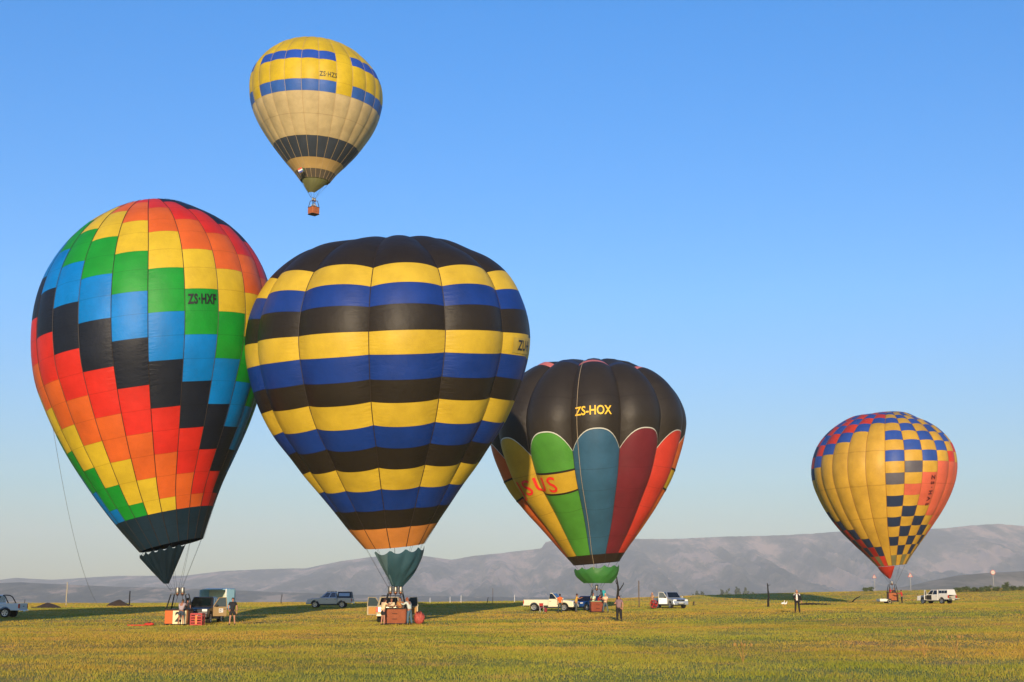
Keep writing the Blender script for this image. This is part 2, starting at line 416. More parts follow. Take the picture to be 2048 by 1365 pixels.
# ------------------------------------------------------------------ grass
def make_grass():
    bands = [(13, 27, 380, .0065, .055), (27, 45, 300, .008, .058), (45, 85, 115, .013, .062), (85, 160, 36, .026, .070), (160, 300, 10., .055, .085)]
    V = []; T = []
    for y0, y1, dens, wid, hgt in bands:
        half = .42
        area = half * (y1 ** 2 - y0 ** 2) + 6 * (y1 - y0)
        n = int(area * dens)
        y = np.sqrt(rng.random(n) * (y1 ** 2 - y0 ** 2) + y0 ** 2); x = (rng.random(n) * 2 - 1) * (half * y + 3)
        # clumping
        cl = fbm(x * .6 + 300, y * .6 + 100, 5, 4)
        keep = rng.random(n) < np.clip((cl - .2) * 2.6, .55, 1.)
        x, y, cl = x[keep], y[keep], cl[keep]; n = len(x)
        z = height(x, y) - .01
        hh = hgt * (.45 + 1.0 * rng.random(n)) * (.35 + 1.3 * np.clip(cl, .2, .9)); ww = wid * (.6 + .8 * rng.random(n))
        a = rng.random(n) * 2 * math.pi; lean = rng.normal(0, .45, n) * hh; la = rng.random(n) * 2 * math.pi
        dx, dy = np.cos(a) * ww, np.sin(a) * ww
        p0 = np.stack([x - dx, y - dy, z], 1); p1 = np.stack([x + dx, y + dy, z], 1)
        p2 = np.stack([x + np.cos(la) * lean, y + np.sin(la) * lean, z + hh], 1)
        V.append(np.stack([p0, p1, p2], 1).reshape(-1, 3))
        k = rng.random(n)
        t = np.stack([.88 + .25 * k, .89 + .22 * rng.random(n), .85 + .25 * k, np.ones(n)], 1)
        T.append(np.repeat(t, 3, axis=0))
    V = np.concatenate(V); T = np.concatenate(T); nv = len(V); nt = nv // 3
    me = bpy.data.meshes.new('grass'); me.vertices.add(nv); me.vertices.foreach_set('co', V.astype(np.float32).ravel())
    me.loops.add(nv); me.loops.foreach_set('vertex_index', np.arange(nv, dtype=np.int32))
    me.polygons.add(nt); me.polygons.foreach_set('loop_start', np.arange(0, nv, 3, dtype=np.int32))
    me.update(calc_edges=True)
    ca = me.color_attributes.new('tint', 'FLOAT_COLOR', 'POINT'); ca.data.foreach_set('color', T.astype(np.float32).ravel())
    me.materials.append(M_grass)
    o = bpy.data.objects.new('grass', me); COL.objects.link(o); o['kind'] = 'stuff'
    tag(o, 'short olive and straw coloured meadow grass covering the field', 'grass')
    print('grass triangles', nt)
make_grass()

# ------------------------------------------------------------------ haze
hm = bpy.data.materials.new('haze_air'); hm.use_nodes = True; hm.node_tree.nodes.remove(hm.node_tree.nodes['Principled BSDF'])
pv = hm.node_tree.nodes.new('ShaderNodeVolumePrincipled'); pv.inputs['Color'].default_value = (.845, .89, .955, 1)
pv.inputs['Density'].default_value = .000097; pv.inputs['Anisotropy'].default_value = -.14
hm.node_tree.links.new(pv.outputs[0], hm.node_tree.nodes['Material Output'].inputs['Volume'])
hz = MB().box((-9500, -520, -50), (9500, 13000, 640)).build('haze', hm); hz['kind'] = 'stuff'

# ------------------------------------------------------------------ balloon envelopes
M_tape_d = mat('load_tape_dark', '#2a2018', rough=.6)
M_tape_l = mat('load_tape_pale', '#b0966a', rough=.6)
M_tape_o = mat('load_tape_ochre', '#8a5a20', rough=.6)
M_cable = mat('steel_cable', '#50504e', rough=.4, metal=.8)
M_rope = mat('pale_rope', '#9c9484', rough=.8)

def catmull(xs, ys, q):
    """smooth monotone-ish interpolation of columns ys over xs"""
    xs = np.asarray(xs, float); ys = np.asarray(ys, float); q = np.clip(np.asarray(q, float), xs[0], xs[-1])
    m = np.gradient(ys, xs, axis=0)
    i = np.clip(np.searchsorted(xs, q) - 1, 0, len(xs) - 2); h = (xs[i + 1] - xs[i]); t = (q - xs[i]) / h
    if ys.ndim > 1: h = h[..., None]; t = t[..., None]
    return ((2 * t ** 3 - 3 * t ** 2 + 1) * ys[i] + (t ** 3 - 2 * t ** 2 + t) * h * m[i] + (-2 * t ** 3 + 3 * t ** 2) * ys[i + 1] + (t ** 3 - t ** 2) * h * m[i + 1])

class Env:
    def __init__(s, prof, Y, gores, seam0, lean=0., bulge=.06, tiltk=.6, top_squash=1., roll=0.):
        """prof: (centre px, py, half width px) from crown to mouth; Y: depth of the mouth"""
        prof = np.array(prof, float); k = int(np.argmax(prof[:, 2])); ye = prof[k, 1]
        up = np.arange(len(prof)) < k
        prof[up, 1] = ye + (prof[up, 1] - ye) * top_squash
        zm = at(prof[-1, 0], prof[-1, 1], Y).z
        C = []; Rr = []
        for px, py, hw in prof:
            Yi = Y
            for _ in range(4):
                p = at(px, py, Yi); Yi = Y - math.tan(lean) * (p.z - zm)
            p = at(px, py, Yi); zd = p.y * CP + (p.z - CAMZ) * SP
            C.append(p); Rr.append(hw * zd / F)
        s.C = np.array([tuple(p) for p in C]); s.R = np.array(Rr)
        d = np.sqrt((np.diff(s.C, axis=0) ** 2).sum(1) + np.diff(s.R) ** 2)
        s.q = np.concatenate([[0], np.cumsum(d)]); s.len = s.q[-1]
        ax = s.C[0] - s.C[-1]; ax /= np.linalg.norm(ax)
        T = np.gradient(s.C, s.q, axis=0); T = -T / np.linalg.norm(T, axis=1)[:, None]
        # smooth the axis direction
        A = T.copy()
        for _ in range(3): A[1:-1] = (A[:-2] + A[1:-1] + A[2:]) / 3
        A[:3] = ax
        A = tiltk * A + (1 - tiltk) * ax; A = A / np.linalg.norm(A, axis=1)[:, None] + np.array([-math.tan(roll), 0, 0]); s.A = A / np.linalg.norm(A, axis=1)[:, None]
        for _ in range(4):          # centre and radius so that the ring's visible limbs sit at the measured places
            for i, (px, py, hw) in enumerate(prof):
                if hw < 20: continue
                a_ = s.A[i]; c_ = s.C[i]; cm = np.array([0, 0, CAMZ]) - c_; cm[2] = 0; V = cm - a_ * (cm @ a_); V /= np.linalg.norm(V); U = np.cross(a_, V)
                ph = np.linspace(-1.9, 1.9, 81); pr = c_ + s.R[i] * (1 + .22 * bulge) * (np.sin(ph)[:, None] * U + np.cos(ph)[:, None] * V); xx, _, zd = project(pr)
                s.R[i] *= 2 * hw / (xx.max() - xx.min()); s.C[i][0] += (px - (xx.max() + xx.min()) / 2) * zd.mean() / F
        s.N = gores; s.seam0 = math.radians(seam0); s.w = 2 * math.pi / gores; s.bulge = bulge
    def base(s, q, phi):
        c = catmull(s.q, s.C, q); r = np.maximum(catmull(s.q, s.R, q), 0); a = catmull(s.q, s.A, q); a = a / np.linalg.norm(a, axis=-1)[..., None]
        cm = np.array([0, 0, CAMZ]) - c; cm[..., 2] = 0
        V = cm - a * (cm * a).sum(-1)[..., None]; V /= np.linalg.norm(V, axis=-1)[..., None]
        U = np.cross(a, V)
        return c + r[..., None] * (np.sin(phi)[..., None] * U + np.cos(phi)[..., None] * V), r
    def gt(s, g, t):            # gore index and t in [-.5,.5] -> angle
        return s.seam0 + (g + .5 + t) * s.w
    def P(s, g, t, q):
        """surface point, scalloped between the load tapes"""
        t, q = np.broadcast_arrays(np.asarray(t, float), np.asarray(q, float)); phi = s.gt(g, t); e = 1e-3
        p, r = s.base(q, phi)
        da = s.base(q, phi + e)[0] - s.base(q, phi - e)[0]; dq = s.base(np.minimum(q + .02, s.len), phi)[0] - s.base(np.maximum(q - .02, 0), phi)[0]
        n = np.cross(dq, da); ln = np.linalg.norm(n, axis=-1)[..., None]; n = n / np.maximum(ln, 1e-9)
        f = np.clip(q / s.len / .10, 0, 1) * np.clip((1 - q / s.len) / .22, 0.06, 1)
        b = s.bulge * r * f * ((1 - (2 * np.abs(t)) ** 2.2) - .55)
        return p + n * b[..., None], n
    def PN(s, g, t, q):
        t, q = np.broadcast_arrays(np.asarray(t, float), np.asarray(q, float)); e = .01
        p, n0 = s.P(g, t, q)
        ta, tb = np.minimum(t + e, .5), np.maximum(t - e, -.5)
        dt = s.P(g, ta, q)[0] - s.P(g, tb, q)[0]; dq = s.P(g, t, np.minimum(q + .03, s.len))[0] - s.P(g, t, np.maximum(q - .03, 0))[0]
        n = np.cross(dq, dt); l = np.linalg.norm(n, axis=-1)[..., None]; n = np.where(l > 1e-8, n / np.maximum(l, 1e-9), n0)
        return p, n
    def q_at(s, py, phi=0.):
        """arc length at which the meridian phi (rad) shows at pixel row py"""
        g = math.floor((phi - s.seam0) / s.w); t = (phi - s.seam0) / s.w - g - .5
        qs = np.linspace(0, s.len, 400); P, _ = s.P(g, np.full(400, t), qs)
        _, y, _ = project(P); k = int(np.argmin(y))
        return float(np.interp(py, np.maximum.accumulate(y[k:]), qs[k:]))
    def gore_of(s, phi):
        g = math.floor((phi - s.seam0) / s.w); return g, (phi - s.seam0) / s.w - g - .5

def panel_arrays(env, g, q0, q1, nt, nq, t0=-.5, t1=.5):
    """q0,q1 numbers or functions of t"""
    t = np.linspace(t0, t1, nt + 1); v = np.linspace(0, 1, nq + 1)
    a = q0(t) if callable(q0) else np.full_like(t, q0); b = q1(t) if callable(q1) else np.full_like(t, q1)
    Q = a[None, :] + (b - a)[None, :] * v[:, None]; Tt = np.broadcast_to(t, Q.shape)
    uv = np.stack([np.broadcast_to((t - t0) / (t1 - t0), Q.shape), np.broadcast_to(v[:, None], Q.shape)], -1)
    return [np.full(Q.size, float(g)), Tt.ravel(), Q.ravel(), uv.reshape(-1, 2), nt, nq]
def eval_panels(env, L):
    """evaluate the surface of many panels in one go"""
    if not L: return []
    G, T, Q = (np.concatenate([a[i] for a in L]) for i in range(3)); P, Nn = env.PN(G, T, Q); o = 0; out = []
    for a in L:
        k = len(a[0]); out.append((P[o:o + k], Nn[o:o + k], a[3], a[4], a[5])); o += k
    return out
def grid_faces(nt, nq):
    i = np.arange((nt + 1) * (nq + 1)).reshape(nq + 1, nt + 1)
    return np.stack([i[:-1, :-1], i[1:, :-1], i[1:, 1:], i[:-1, 1:]], -1).reshape(-1, 4)
def surf_mesh(name, parts, mats, parent, off, offset=0.):
    """parts: list of (P, N, uv, nt, nq, material index)"""
    P = np.concatenate([p[0] + p[1] * offset for p in parts]) - np.array(off); N = np.concatenate([p[1] for p in parts]); UV = np.concatenate([p[2] for p in parts])
    fs = []; mi = []; o = 0
    for p in parts:
        f = grid_faces(p[3], p[4]) + o; fs.append(f); mi += [p[5]] * len(f); o += len(p[0])
    f = np.concatenate(fs)
    me = bpy.data.meshes.new(name); me.vertices.add(len(P)); me.vertices.foreach_set('co', P.astype(np.float32).ravel())
    me.loops.add(f.size); me.loops.foreach_set('vertex_index', f.ravel().astype(np.int32))
    me.polygons.add(len(f)); me.polygons.foreach_set('loop_start', np.arange(0, f.size, 4, dtype=np.int32))
    me.polygons.foreach_set('use_smooth', np.ones(len(f), bool)); 
    for m in mats: me.materials.append(m)
    me.polygons.foreach_set('material_index', np.array(mi, np.int32))
    me.update(calc_edges=True)
    ul = me.uv_layers.new(name='UVMap'); ul.data.foreach_set('uv', UV[f.ravel()].astype(np.float32).ravel())
    me.normals_split_custom_set_from_vertices(N.tolist())
    ob = bpy.data.objects.new(name, me); COL.objects.link(ob); ob.parent = parent
    return ob

def make_envelope(env, root, rows_of, colour_of, tape_mat, tape_w=.05, nt=8, vis=98., tape_gores=None, vent_mat=None, panel_names=None, q_vent=None):
    """rows_of(g) -> list of (q0, q1, key); every front panel its own object under the envelope, the rear ones joined"""
    off = origin(root); rear = []; keys = {}; mats = []
    def mi(m):
        if m not in keys: keys[m] = len(mats); mats.append(m)
        return keys[m]
    front = []
    for g in range(-(env.N // 2), env.N - env.N // 2):
        phi = math.degrees(env.gt(g, 0)); phi = (phi + 180) % 360 - 180
        for q0, q1, key in rows_of(g):
            m = colour_of(g, key)
            qm = .5 * (q0 if not callable(q0) else float(q0(np.array([0.]))[0])) + .5 * (q1 if not callable(q1) else float(q1(np.array([0.]))[0]))
            ql = (q1 if not callable(q1) else float(q1(np.array([0.]))[0])) - (q0 if not callable(q0) else float(q0(np.array([0.]))[0]))
            arr = panel_arrays(env, g, q0, q1, nt, max(3, int(ql / (.45 if env.N > 14 else .3))))
            if abs(phi) < vis: front.append((arr, m, key))
            else: rear.append((arr, mi(m)))
    if q_vent:
        for g in range(-(env.N // 2), env.N - env.N // 2): rear.append((panel_arrays(env, g, 0.005, q_vent, 4, 4), mi(vent_mat)))
    e = surf_mesh('envelope', [a + (r[1],) for a, r in zip(eval_panels(env, [r[0] for r in rear]), rear)], mats, root, off)
    for arr, (_, m, key) in zip(eval_panels(env, [f[0] for f in front]), front):
        surf_mesh('panel', [arr + (0,)], [m], e, off)
    for g in range(-(env.N // 2), env.N - env.N // 2):
        qs = np.linspace(.02 if q_vent is None else q_vent, env.len, 60); ring = []
        p, n = env.P(g, np.full(60, -.5), qs)
        phi = env.gt(g, -.5); U = np.array([math.cos(phi), 0, 0])
        # ribbon along the seam, slightly proud of the fabric
        c, r = env.base(qs, np.full(60, phi)); c2, _ = env.base(qs, np.full(60, phi + .01)); d = c2 - c; d /= np.maximum(np.linalg.norm(d, axis=1), 1e-6)[:, None]
        wdt = np.minimum(tape_w, .3 * r * env.w)[:, None]
        A = p + n * .03 - d * wdt / 2; B = p + n * .03 + d * wdt / 2; M_ = p + n * .045
        mb = MB(); mb.grid([[tuple(a), tuple(m_), tuple(b)] for a, m_, b in zip(A, M_, B)], flip=True)
        mb.build('load_tape', tape_mat, e, world=True)
    return e

def text_mesh(body, name, mats, parent, mapper, size=1., shear=0., spacing=1.0, bold=.0, sx=1.):
    cu = bpy.data.curves.new('txt', 'FONT'); cu.body = body; cu.size = size; cu.resolution_u = 3; cu.shear = shear; cu.space_character = spacing; cu.offset = bold
    cu.align_x = 'CENTER'; cu.align_y = 'CENTER'
    ob = bpy.data.objects.new('txt', cu); COL.objects.link(ob)
    dg = bpy.context.evaluated_depsgraph_get(); me = bpy.data.meshes.new_from_object(ob.evaluated_get(dg))
    bpy.data.objects.remove(ob); bpy.data.curves.remove(cu)
    off = origin(parent)
    for v in me.vertices:
        p = mapper(v.co.x * sx, v.co.y); v.co = (p[0] - off.x, p[1] - off.y, p[2] - off.z)
    par = list(range(len(me.vertices)))
    def root_(i):
        while par[i] != i: par[i] = par[par[i]]; i = par[i]
        return i
    for e in me.edges: par[root_(e.vertices[0])] = root_(e.vertices[1])
    isl = {}
    for pl in me.polygons: isl.setdefault(root_(pl.vertices[0]), []).append(tuple(pl.vertices))
    holder = None
    for fs in isl.values():
        ids = sorted({i for f in fs for i in f}); ix = {a: b for b, a in enumerate(ids)}
        mb = MB(); mb.add([tuple(me.vertices[i].co) for i in ids], [tuple(ix[i] for i in f) for f in fs])
        holder = mb.build(name, mats, parent)
    bpy.data.meshes.remove(me)
    return holder
def env_mapper(env, phi0, q0, lift=.03, rot=0., flip=1):
    r0 = float(catmull(env.q, env.R, np.array([q0]))[0])
    def f(x, y):
        c, s_ = math.cos(rot), math.sin(rot); x, y = c * x - s_ * y, s_ * x + c * y
        phi = phi0 + x / r0; q = q0 - y
        g, t = env.gore_of(phi); p, n = env.P(g, np.array([t]), np.array([q]))
        return p[0] + n[0] * lift
    return f

def scoop(env, root, mater, phis, bottom, width, bulge=.15, drop=.25, name='scoop', scallop=.25, seams=None, Yb=None, nphi=28, thickd=.35, tape=None):
    """cloth wind scoop from the mouth ring (angles in degrees) down to a narrow end at pixel `bottom`"""
    a0, a1 = map(math.radians, phis); P = []
    qe = env.len
    mouth = env.base(np.array([qe]), np.array([0.]))[0][0]; cen = env.C[-1]
    Y = Yb if Yb else cen[1]; B = np.array(at(bottom[0], bottom[1], Y))
    nv = 16
    for i in range(nv + 1):
        v = i / nv; row = []
        for j in range(nphi + 1):
            phi = a0 + (a1 - a0) * j / nphi
            top = env.base(np.array([qe]), np.array([phi]))[0][0]
            u = ((phi - env.seam0) / env.w) % 1.
            top = top + np.array([0, 0, -1.]) * (drop + scallop * 4 * u * (1 - u))
            rel = (phi - a0) / (a1 - a0) * 2 - 1
            bot = B + np.array([width / 2 * rel, -thickd * math.cos(rel * 1.4), 0])
            p = top * (1 - v) + bot * v
            out = p - (cen * (1 - v) + B * v); out[2] = 0; L = np.linalg.norm(out)
            if L > 1e-5: p = p + out / L * bulge * math.sin(math.pi * v) * (1 + .12 * math.sin(phi * 9 + v * 7))
            row.append(tuple(p))
        P.append(row)
    mb = MB(); mb.grid(P, flip=True)
    o = mb.build(name, mater, root, smooth=True, world=True)
    return o, P

def cables(env, root, target, n=8, rad=.008, phase=0., spread=.35):
    for k in range(n):
        phi = phase + 2 * math.pi * k / n
        p = env.base(np.array([env.len]), np.array([phi]))[0][0]
        t = Vector(target) + Vector((spread * math.sin(phi), -spread * math.cos(phi), 0))
        MB().tube([Vector(p), t], rad, 5).build('cable', M_cable, root, world=True)

# ---- colours
FB = {k: fabric(k, c) for k, c in dict(navy='#1e222c', red='#f03223', orange='#f46a28', yellow='#f0c22e', green='#1e9c2e', blue='#0084ca', skirt='#1c323e',
      black2='#30261a', yel2='#ecbc34', blue2='#1a3e86', org2='#ee9040', teal='#446a70', tealp='#6e8a8a',
      black3='#382e22', green3='#5a9c32', blue3='#3e667a', maroon='#822a2e', red3='#e8442e', org3='#ee6e2c', yel3='#deaa2c', salmon='#f08070', pale='#e8dcc0', brown='#3a2a1c', scoopg='#4e9640',
      yel4='#e8bc1e', blue4='#2c56b0', blue4b='#3a68b0', beige='#dcba80', beige2='#d6a862', slate='#44484e', slate2='#6a5a46', olive='#86814a',
      yel5='#e6aa38', blue5='#38589e', red5='#e84228', gry5='#6c6262', drk5='#303a52', oran5='#ec6a48', oliv5='#8c8050', drkr='#c02a20').items()}

ROOTS = {}
def balloon_root(key, label, loc):
    r = thing('hot_air_balloon', label, 'hot air balloon', loc); ROOTS[key] = r; return r

# ---- balloon 1: rainbow staircase
Y1 = Yof(30.3)
e1 = Env([(301, 399, 2), (301, 402, 34), (301, 409, 62), (301, 431, 108), (302, 461, 153), (303, 494, 185), (304, 543, 217), (304, 598, 236), (304, 650, 243), (304.5, 700, 242.5), (305, 743, 236), (307, 792, 220),
          (309, 828, 206), (312, 872, 187), (317, 940, 151), (322, 992, 121), (331, 1040, 93.5), (343, 1091, 63.5)], Y1, 22, -3.6, lean=R_(1.), bulge=.012, tiltk=.45, top_squash=.968, roll=R_(3.))
b1 = balloon_root('b1', 'tall balloon with a rainbow staircase of red, orange, yellow, green and blue blocks', gpx(352, 30.3))
ys1 = [415, 438, 462, 498, 535, 578, 623, 671, 720, 766, 814, 860, 906, 951, 995, 1021]
q1 = [e1.q_at(y, R_(7)) for y in ys1]
st = q1[1] - q1[0]; top = []
q = q1[0]
while q - st * .9 > 1.2: q -= st * .9; top.append(q)
q1 = top[::-1] + q1; ntop = len(top)
seq1 = ['red', 'orange', 'yellow', 'green', 'blue', 'navy']
def rows1(g):
    r = [(q1[i], q1[i + 1], i - ntop) for i in range(len(q1) - 1)]
    return r + [(q1[-1], q1[-1] + (e1.len - q1[-1]) * .45, 'skirt'), (q1[-1] + (e1.len - q1[-1]) * .45, e1.len, 'skirt')]
def col1(g, k):
    if k == 'skirt': return FB['skirt']
    # gore 0 (just right of the front seam): rows 0,1 orange; 2,3 yellow ...; one row lower per gore to the right
    return FB[seq1[((k - g) // 2 + 1) % 6]]
env1 = make_envelope(e1, b1, rows1, col1, M_tape_d, .042, nt=5, vent_mat=FB['navy'], q_vent=q1[0])
text_mesh('ZS·HXF', 'registration_letter', mat('print_black', '#141414', rough=.6), b1, env_mapper(e1, R_(20.9), e1.q_at(599, R_(21)), .05), size=.88, bold=.035, sx=.60, spacing=1.12)
scoop(e1, b1, FB['skirt'], (-98, 28), (333, 1168), .34, bulge=.02, drop=.10, scallop=.28, Yb=Y1 - .2)
# crown line hanging off the far side to the left
a = Vector(e1.base(np.array([e1.q_at(800)]), np.array([R_(-88)]))[0][0]); b_ = ground(232, 150.); 
ptl = []
for i in range(25):
    t = i / 24; p = a.lerp(b_, t); p.z -= 7.5 * 4 * t * (1 - t) * .55; ptl.append(p)
MB().tube(ptl, .012, 5).build('crown_line', M_rope, b1, world=True)

# ---- balloon 2: black, yellow and blue hoops
Y2 = Yof(30.6)
e2 = Env([(786, 474, 3), (785, 478, 55), (784, 485, 108), (782, 504, 165), (781, 527, 206), (780, 561, 242), (778, 612, 270), (777, 688, 284), (777, 720, 281), (777, 753, 273.5), (777, 803, 257),
          (779, 860, 229), (781, 905, 197), (782, 941, 172), (783, 978, 144), (785, 1021, 113), (786, 1055, 88.5), (789, 1092, 60.5)], Y2, 12, -8.5, lean=R_(6.5), bulge=.056, tiltk=.5, roll=R_(2.), top_squash=.972)
b2 = balloon_root('b2', 'bulging balloon with black, yellow and blue hoops above an orange mouth band', gpx(790, 30.6))
ys2 = [525, 564, 607, 660, 709, 760, 806, 854, 897, 939, 980, 1020, 1056]
q2 = [e2.q_at(y, R_(6.5)) for y in ys2]; q2 = [q2[0] * .3, q2[0] * .65] + q2 + [e2.len]
seq2 = ['black2', 'black2', 'yel2', 'blue2', 'black2', 'yel2', 'blue2', 'black2', 'yel2', 'blue2', 'black2', 'yel2', 'blue2', 'black2', 'org2']
env2 = make_envelope(e2, b2, lambda g: [(q2[i], q2[i + 1], i) for i in range(len(q2) - 1)], lambda g, k: FB[seq2[k]], M_tape_d, .05, nt=16, vent_mat=FB['black2'], q_vent=q2[0])
pm = env_mapper(e2, R_(66), e2.q_at(684, R_(6.5)) + .1, .04)
pb = MB(); pb.grid([[pm(-1.5 + .4 * i, .5 - j * .25) for i in range(11)] for j in range(5)], flip=True); pb.build('registration_patch', fabric('patch', '#f0c850'), b2, world=True)
text_mesh('ZU·H', 'registration_letter', mat('print_slate', '#22262c', rough=.6), b2, env_mapper(e2, R_(65), e2.q_at(684, R_(6.5)) + .1, .08), size=.9, bold=.02, sx=.85)
_, S2 = scoop(e2, b2, FB['teal'], (-14, 92), (795, 1173), .75, bulge=.28, drop=.12, scallop=.28, Yb=Y2 - .15)
scoop(e2, b2, FB['tealp'], (-42, -14), (787, 1171), .15, bulge=.05, drop=.12, scallop=.28, Yb=Y2 - .2, nphi=10)

# ---- balloon 3: dark crown over coloured petals
Y3 = Yof(21.5)
def z5(l): return [(970 + x / 4.876, 700 + y / 4.876, h / 4.876) for x, y, h in l]
e3 = Env(z5([(1040, 90, 8), (1036, 97, 190), (1030, 112, 340), (1024, 150, 480), (1018, 215, 622), (1012, 310, 742), (1008, 430, 842), (1006, 550, 905), (1005, 650, 938), (1005, 760, 950), (1005, 850, 940), (1007, 930, 924), (1017, 1140, 856),
             (1025, 1268, 806), (1047, 1508, 655), (1062, 1668, 540), (1070, 1818, 430), (1074, 1948, 330), (1087, 2085, 224)]), Y3, 12, -10, lean=R_(.5), bulge=.08, tiltk=.5, top_squash=.945, roll=R_(2.2))
b3 = balloon_root('b3', 'balloon with a dark brown crown above red, blue, green and orange petals', gpx(1195, 21.5))
def y5(v): return 700 + v / 4.876
qs3 = {k: e3.q_at(y5(v), R_(5)) for k, v in dict(pk=97, dk=112, c1=430, arch=758, seam=985, ban0=1165, ban1=1375, l1=1560, l2=1830, band=1995).items()}
def arch(t, d=0.):
    return qs3['arch'] + d + (qs3['seam'] - qs3['arch']) * (np.abs(2 * t) ** 2.6)
pet = {-4: 'red3', -3: 'org3', -2: 'yel3', -1: 'green3', 0: 'blue3', 1: 'maroon', 2: 'red3', 3: 'org3', 4: 'yel3', 5: 'green3', -5: 'blue3', -6: 'maroon'}
def rows3(g):
    A0 = lambda t: arch(t); A1 = lambda t: arch(t, .10)
    mid = [(A1, qs3['ban0'], 'pet'), (qs3['ban0'], qs3['ban1'], 'ban'), (qs3['ban1'], qs3['l1'], 'pet')]
    return [(qs3['pk'], qs3['dk'], 'zig'), (qs3['dk'], qs3['c1'], 'crown'), (qs3['c1'], A0, 'crown'), (A0, A1, 'piping')] + mid + [(qs3['l1'], qs3['l2'], 'pet'), (qs3['l2'], qs3['band'], 'pet'), (qs3['band'], e3.len, 'band')]
def col3(g, k):
    if k == 'zig': return FB['salmon'] if g % 2 == 0 else FB['drk5']
    if k == 'crown': return FB['black3']
    if k == 'piping': return FB['pale']
    if k == 'band': return FB['brown']
    if k == 'ban' and g in (-3, -2, -1, 3, 4, 5): return FB['yel3']
    return FB[pet[g]]
env3 = make_envelope(e3, b3, rows3, col3, M_tape_d, .04, nt=16, vent_mat=FB['black3'], q_vent=qs3['pk'])
for g in (-3, -1, 3):      # dark edging of the yellow banner
    for qq in (qs3['ban0'], qs3['ban1']):
        t = np.linspace(-.5, .5, 17); pa, na = e3.P(g, t, np.full(17, qq - .09)); pc, nc = e3.P(g, t, np.full(17, qq + .09))
        MB().grid([[tuple(x) for x in pa + na * .03], [tuple(x) for x in pc + nc * .03]], flip=True).build('banner_edging', FB['brown'], b3, world=True)
text_mesh('JSUS', 'banner_letter', mat('print_red', '#e0281c', rough=.6), b3, env_mapper(e3, R_(-41), .5 * (qs3['ban0'] + qs3['ban1']) + .1, .07), size=2.1, spacing=1.2, bold=.02)
text_mesh('ZS-HOX', 'registration_letter', mat('print_yellow', '#f0c030', rough=.6), b3, env_mapper(e3, R_(3.0), e3.q_at(821, R_(5)), .05), size=1.06, bold=.02, sx=.82)
# crown line over the front, down to the basket
ptl = []
for q in np.linspace(qs3['pk'], e3.len, 40):
    g, t = e3.gore_of(R_(-6.)); p, n = e3.P(g, np.array([t]), np.array([q])); ptl.append(Vector(p[0] + n[0] * (.10 + .3 * max(0, q / e3.len - .5))))
ptl.append(at(1183, 1175, Y3 - 1.2)); MB().tube(ptl, .022, 5).build('crown_line', mat('cream_rope', '#a89474', rough=.7), b3, world=True)
scoop(e3, b3, FB['scoopg'], (-92, 92), (1195, 1167), 2.6, bulge=.22, drop=.22, scallop=.25, Yb=Y3 - .3, thickd=1.4)

# ---- balloon 4: flying, yellow crown over sand
Y4 = Yof(15.4) * 1.03
def z8(l): return [(470 + x / 3.5, 60 + y / 3.5, h / 3.5) for x, y, h in l]
e4 = Env(z8([(566, 60, 5), (566, 70, 125), (566, 100, 225), (566, 160, 318), (566, 235, 388), (566, 310, 437), (566, 385, 461), (566, 450, 467), (566, 540, 458), (566, 610, 436), (566, 690, 397), (565, 770, 345), (565, 850, 286), (563, 920, 226), (560, 1005, 148), (560, 1062, 104)]),
         Y4, 24, 1.7, lean=0., bulge=.016, tiltk=.3, top_squash=.885, roll=R_(-3.3))
b4 = balloon_root('b4', 'flying balloon with a yellow and blue crown above a sand coloured skirt', at(627, 431, Y4))
q4 = [e4.q_at(60 + v / 3.5, R_(0)) for v in (143, 200, 345, 426, 585, 738, 888, 968, 1030)]; q4 = [q4[0] * .35] + q4 + [e4.len]
k4 = ['y0', 'b1', 'y2', 'b3', 'bg', 'bg', 'dk', 'bg2', 'dk2', 'ol']
def col4(g, k):
    gap = (g - 1) % 6 == 0
    if k == 'y0': return FB['yel4']
    if k == 'y2': return FB['yel4']
    if k in ('b1', 'b3'): return FB['yel4'] if gap else FB['blue4' if k == 'b1' else 'blue4b']
    return FB[dict(bg='beige', dk='slate', bg2='beige2', dk2='slate2', ol='olive')[k]]
env4 = make_envelope(e4, b4, lambda g: [(q4[i], q4[i + 1], k4[i]) for i in range(10)], col4, M_tape_l, .05, nt=5, vent_mat=FB['blue4'], q_vent=q4[0])
text_mesh('ZS·HZS', 'registration_letter', mat('print_olive', '#4a4420', rough=.6), b4, env_mapper(e4, R_(9.5), e4.q_at(60 + 312 / 3.5, R_(9)), .05), size=.95, bold=.02, sx=.76, spacing=1.08)
scoop(e4, b4, FB['olive'], (-65, 70), (623, 386), .9, bulge=.10, drop=.05, scallop=.05, Yb=Y4 - .6)
cables(e4, b4, at(627, 396, Y4), 12, .012)

# ---- balloon 5: chequers
Y5 = Yof(15.5)
def z7(l): return [(1600 + x / 3.688, 810 + y / 3.688, h / 3.688) for x, y, h in l]
e5 = Env(z7([(638, 54, 6), (636, 58, 75), (634, 70, 148), (630, 97, 238), (625, 140, 330), (621, 210, 424), (621, 310, 502), (621, 390, 530), (621, 470, 539), (624, 580, 524), (628, 650, 499), (633, 780, 433), (640, 910, 341), (652, 1010, 257), (665, 1110, 168), (676, 1185, 107)]),
         Y5, 24, 1.6, lean=R_(1.), bulge=.022, tiltk=.5, roll=R_(3.))
b5 = balloon_root('b5', 'yellow balloon chequered with blue, red and grey squares', gpx(1782, 15.5))
q5 = [e5.q_at(810 + v / 3.688, R_(9)) for v in (70, 95, 132, 187, 255, 332, 415, 502, 588, 672, 752, 830, 900, 975, 1040, 1110)] + [e5.len]
q5 = [q5[0] * .35, q5[0] * .68] + q5
